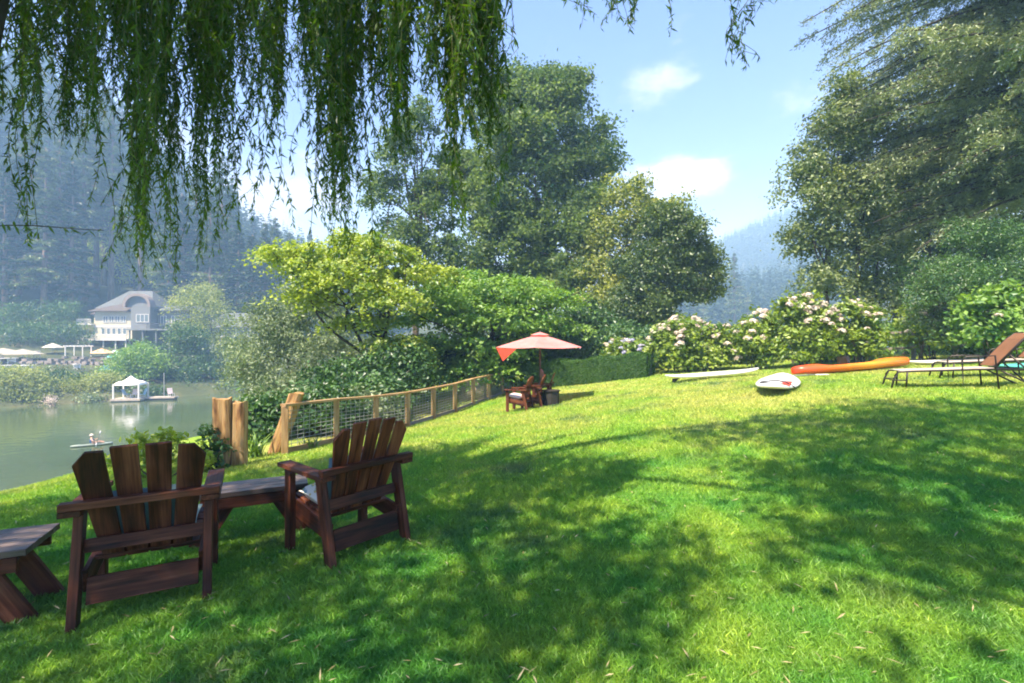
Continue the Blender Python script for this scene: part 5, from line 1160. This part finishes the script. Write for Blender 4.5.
far_tree('bank_bush', 'low grey-green bush at the waterline between the bank willow and the yellowish bush', 'bush', -50, 56, FL(57, (58, 402, 10, 6), (92, 402, 12, 6)), 'silver', 120, 28, .3, .12, 515, rc=.7, shell=.3)
far_tree('terrace_bush', 'dark hedge-like bush left of the cream house', 'bush', -82, 86, FL(86, (40, 335, 26, 12), (15, 338, 24, 12), (65, 337, 18, 12)), 'shrub', 240, 26, .42, .2, 511, rc=1.4, shell=.4)
far_tree('terrace_bush', 'tall dark thicket on the slope at the far left above the terrace', 'bush', -95, 92, FL(92, (8, 322, 26, 14), (38, 318, 26, 14), (66, 316, 18, 12), (-25, 322, 26, 16)), 'shrub', 320, 28, .45, .2, 516, rc=1.5, shell=.4)
far_tree('terrace_bush', 'round light bush below the deck of the cream house', 'bush', -68, 77, FL(78, (145, 352, 14, 9), (128, 358, 12, 8)), 'maple2', 120, 24, .34, .16, 512, rc=1.0, shell=.3)

# redwoods on the hill: prototypes then copies
def redwood_proto(seed, H, z0, R, mat='conifer', nb=120, per=14):
    aw, al = Acc(), Acc(); conifer(aw, al, H, z0, R, seed, nb, .5, .85, .34, .28, H*.013+.12, cone=.65, per=per)
    return aw.mesh('trunk', M['redbark'], True), al.mesh('crown', M[mat])
protos = [redwood_proto(1, 40, 15, 4.6), redwood_proto(2, 36, 7, 4.8, 'conifer', 150), redwood_proto(3, 43, 20, 4.2), redwood_proto(4, 30, 3, 4.6, 'firdark', 150), redwood_proto(5, 26, 2, 4.8, 'fir', 140)]
r = np.random.default_rng(12)
def redwood(k, x, y, s, label, group, zoff=-.5, name='redwood_tree'):
    e = empty(name, (x, y, fz(x, y)+zoff), r.random()*6.28, label, 'tree', group); e.scale = (s, s, s*(.9+.2*r.random()))
    link('trunk', protos[k][0], e); link('crown', protos[k][1], e); return e
spots = []
g = 'redwoods on the hillside above the far bank'
for (px, Y, k, s) in [(20, 104, 3, 1.1), (32, 108, 0, 1), (45, 100, 1, 1.0), (60, 106, 1, 1.05), (72, 103, 3, 1.15), (84, 110, 0, 1.0), (96, 118, 2, 1), (104, 122, 2, 1.0), (112, 114, 0, 1.05), (141, 112, 2, 1.1), (170, 112, 1, 1.0), (183, 108, 3, 1.15), (196, 112, 1, 1.0), (210, 107, 1, .98), (222, 113, 0, .98), (238, 108, 3, 1.0), (252, 104, 3, .85), (265, 108, 1, .72), (278, 106, 3, .68), (5, 98, 3, 1.0), (-15, 100, 1, 1.0), (-40, 98, 3, 1.1), (292, 110, 1, .6), (308, 112, 3, .62), (330, 114, 1, .6), (155, 130, 0, .9), (126, 138, 4, .8), (160, 125, 4, .7)]:
    spots.append(((px-CX)/F*Y, Y, k, s))
for i in range(110):
    px = -60+r.random()*420; Y = 122+r.random()*75; x = (px-CX)/F*Y; k = int(r.integers(0, 5)); 
    if 118 < px < 152 and Y < 150: k = 4; 
    s = (.75+.35*r.random())*np.interp(px, [150, 230, 300, 360], [1, .9, .62, .55]); spots.append((x, Y, k, s))
redl = 'tall straight redwood standing among many like it on the hazy hill across the river'
for (x, y, k, s) in spots: redwood(k, x, y, s, redl, g)
# bright trees lit in the gap above the house
for i, (px, py, Y, rx, rz) in enumerate([(134, 262, 120, 14, 34), (120, 235, 122, 11, 30), (152, 270, 119, 10, 24)]):
    x = (px-CX)/F*Y; lbs = [lob(px, py-rz*.4, Y, rx, rz*.5), lob(px+3, py+rz*.3, Y, rx*1.1, rz*.5)]
    far_tree('sunlit_tree', ['bright pale tree lit in the gap between trunks above the arched house', 'taller bright tree left in the gap above the cream house', 'small bright tree right in the gap above the arched gable'][i], 'tree', x, Y, lbs, 'maple', 150, 24, .6, .35, 520+i, rc=1.8, shell=.3)
for i, (px, py, Y, rx, rz) in enumerate([(58, 262, 121, 12, 30), (90, 255, 121, 9, 30), (204, 270, 123, 9, 26), (30, 285, 121, 9, 24), (172, 250, 124, 8, 26)]):
    x = (px-CX)/F*Y; e_ = far_tree('sunlit_tree', 'pale sunlit broadleaf crown showing between the redwood trunks across the river', 'tree', x, Y, [lob(px, py-rz*.4, Y, rx, rz*.5), lob(px+3, py+rz*.3, Y, rx*1.1, rz*.5)], 'maple', 110, 22, .6, .35, 540+i, rc=1.8, shell=.3)
for o in COL.objects:
    if o.get('label', '').startswith('pale sunlit broadleaf crown'): o['group'] = 'sunlit crowns between the redwoods'
# conifers at the foot of the right-hand mountain
g2 = 'conifers at the foot of the blue mountain'
for i in range(46):
    px = 655+r.random()*230; Y = 150+r.random()*60; x = (px-CX)/F*Y; redwood([3, 1, 4][i % 3], x, Y, .5+.35*r.random(), 'blue hazed conifer among its neighbours below the distant mountain', g2, name='conifer_tree')
# forest on both hills: one uncountable mass
def forest(name, label, n, xf, yf, hh, seed, cond):
    q = np.random.default_rng(seed); al = Acc(); x = xf[0]+(xf[1]-xf[0])*q.random(n); y = yf[0]+(yf[1]-yf[0])*q.random(n); k = cond(x, y); x, y = x[k], y[k]
    z = far_z(x, y); h = hh*(.6+.7*q.random(len(x))); m = 26
    u = np.tile(np.linspace(.05, 1, m), (len(x), 1)); th = q.random(u.shape)*2*PI; rad = h[:, None]*.17*(1-u)**.8+.15
    c = np.stack([x[:, None]+rad*.55*np.cos(th), y[:, None]+rad*.55*np.sin(th), z[:, None]+u*h[:, None]], -1).reshape(-1, 3)
    ax = np.stack([np.cos(th), np.sin(th), -.35+0*th], -1).reshape(-1, 3); L_ = (rad*1.3+.3).ravel()
    tt = np.clip(.5+.18*q.normal(size=(len(x), 1))+.1*q.normal(size=u.shape), 0, 1).ravel()
    leaves(al, c, q.normal(size=c.shape)*.4+[0, 0, 1], L_, L_*.62, tt, ax, q, .15)
    return tag(link(name, al.mesh(name, M['wood_mass'])), label, 'forest', None, 'stuff')
forest('mountain_forest', 'blue hazed conifer forest covering the mountain between the trees', 15000, (60, 520), (180, 620), 15, 3, lambda x, y: (far_z(x, y) > -4) & (x/y > .3) & (x/y < .75))
forest('hill_forest', 'dense conifer forest covering the back of the left hill', 4200, (-300, -10), (125, 300), 20, 4, lambda x, y: (x/y > -1.3) & (x/y < -.25))

# ------------------------------------------------------------------ haze
bm = bmesh.new(); bmesh.ops.create_cube(bm, size=1)
for v in bm.verts:
    v.co = Vector(((-335, 805)[v.co.x > 0], (-125, 725)[v.co.y > 0], (-10.7, 168)[v.co.z > 0]))
me = bpy.data.meshes.new('haze'); bm.to_mesh(me); bm.free(); m, nt, out = newmat('haze_air'); pvn = nd(nt, 'ShaderNodeVolumePrincipled')
pvn.inputs['Color'].default_value = (.36, .62, 1.0, 1); pvn.inputs['Density'].default_value = HAZE; pvn.inputs['Anisotropy'].default_value = 0; pvn.inputs['Absorption Color'].default_value = (1, 1, 1, 1)
nt.links.new(pvn.outputs[0], out.inputs['Volume']); me.materials.append(m); tag(link('haze', me), kind='stuff')
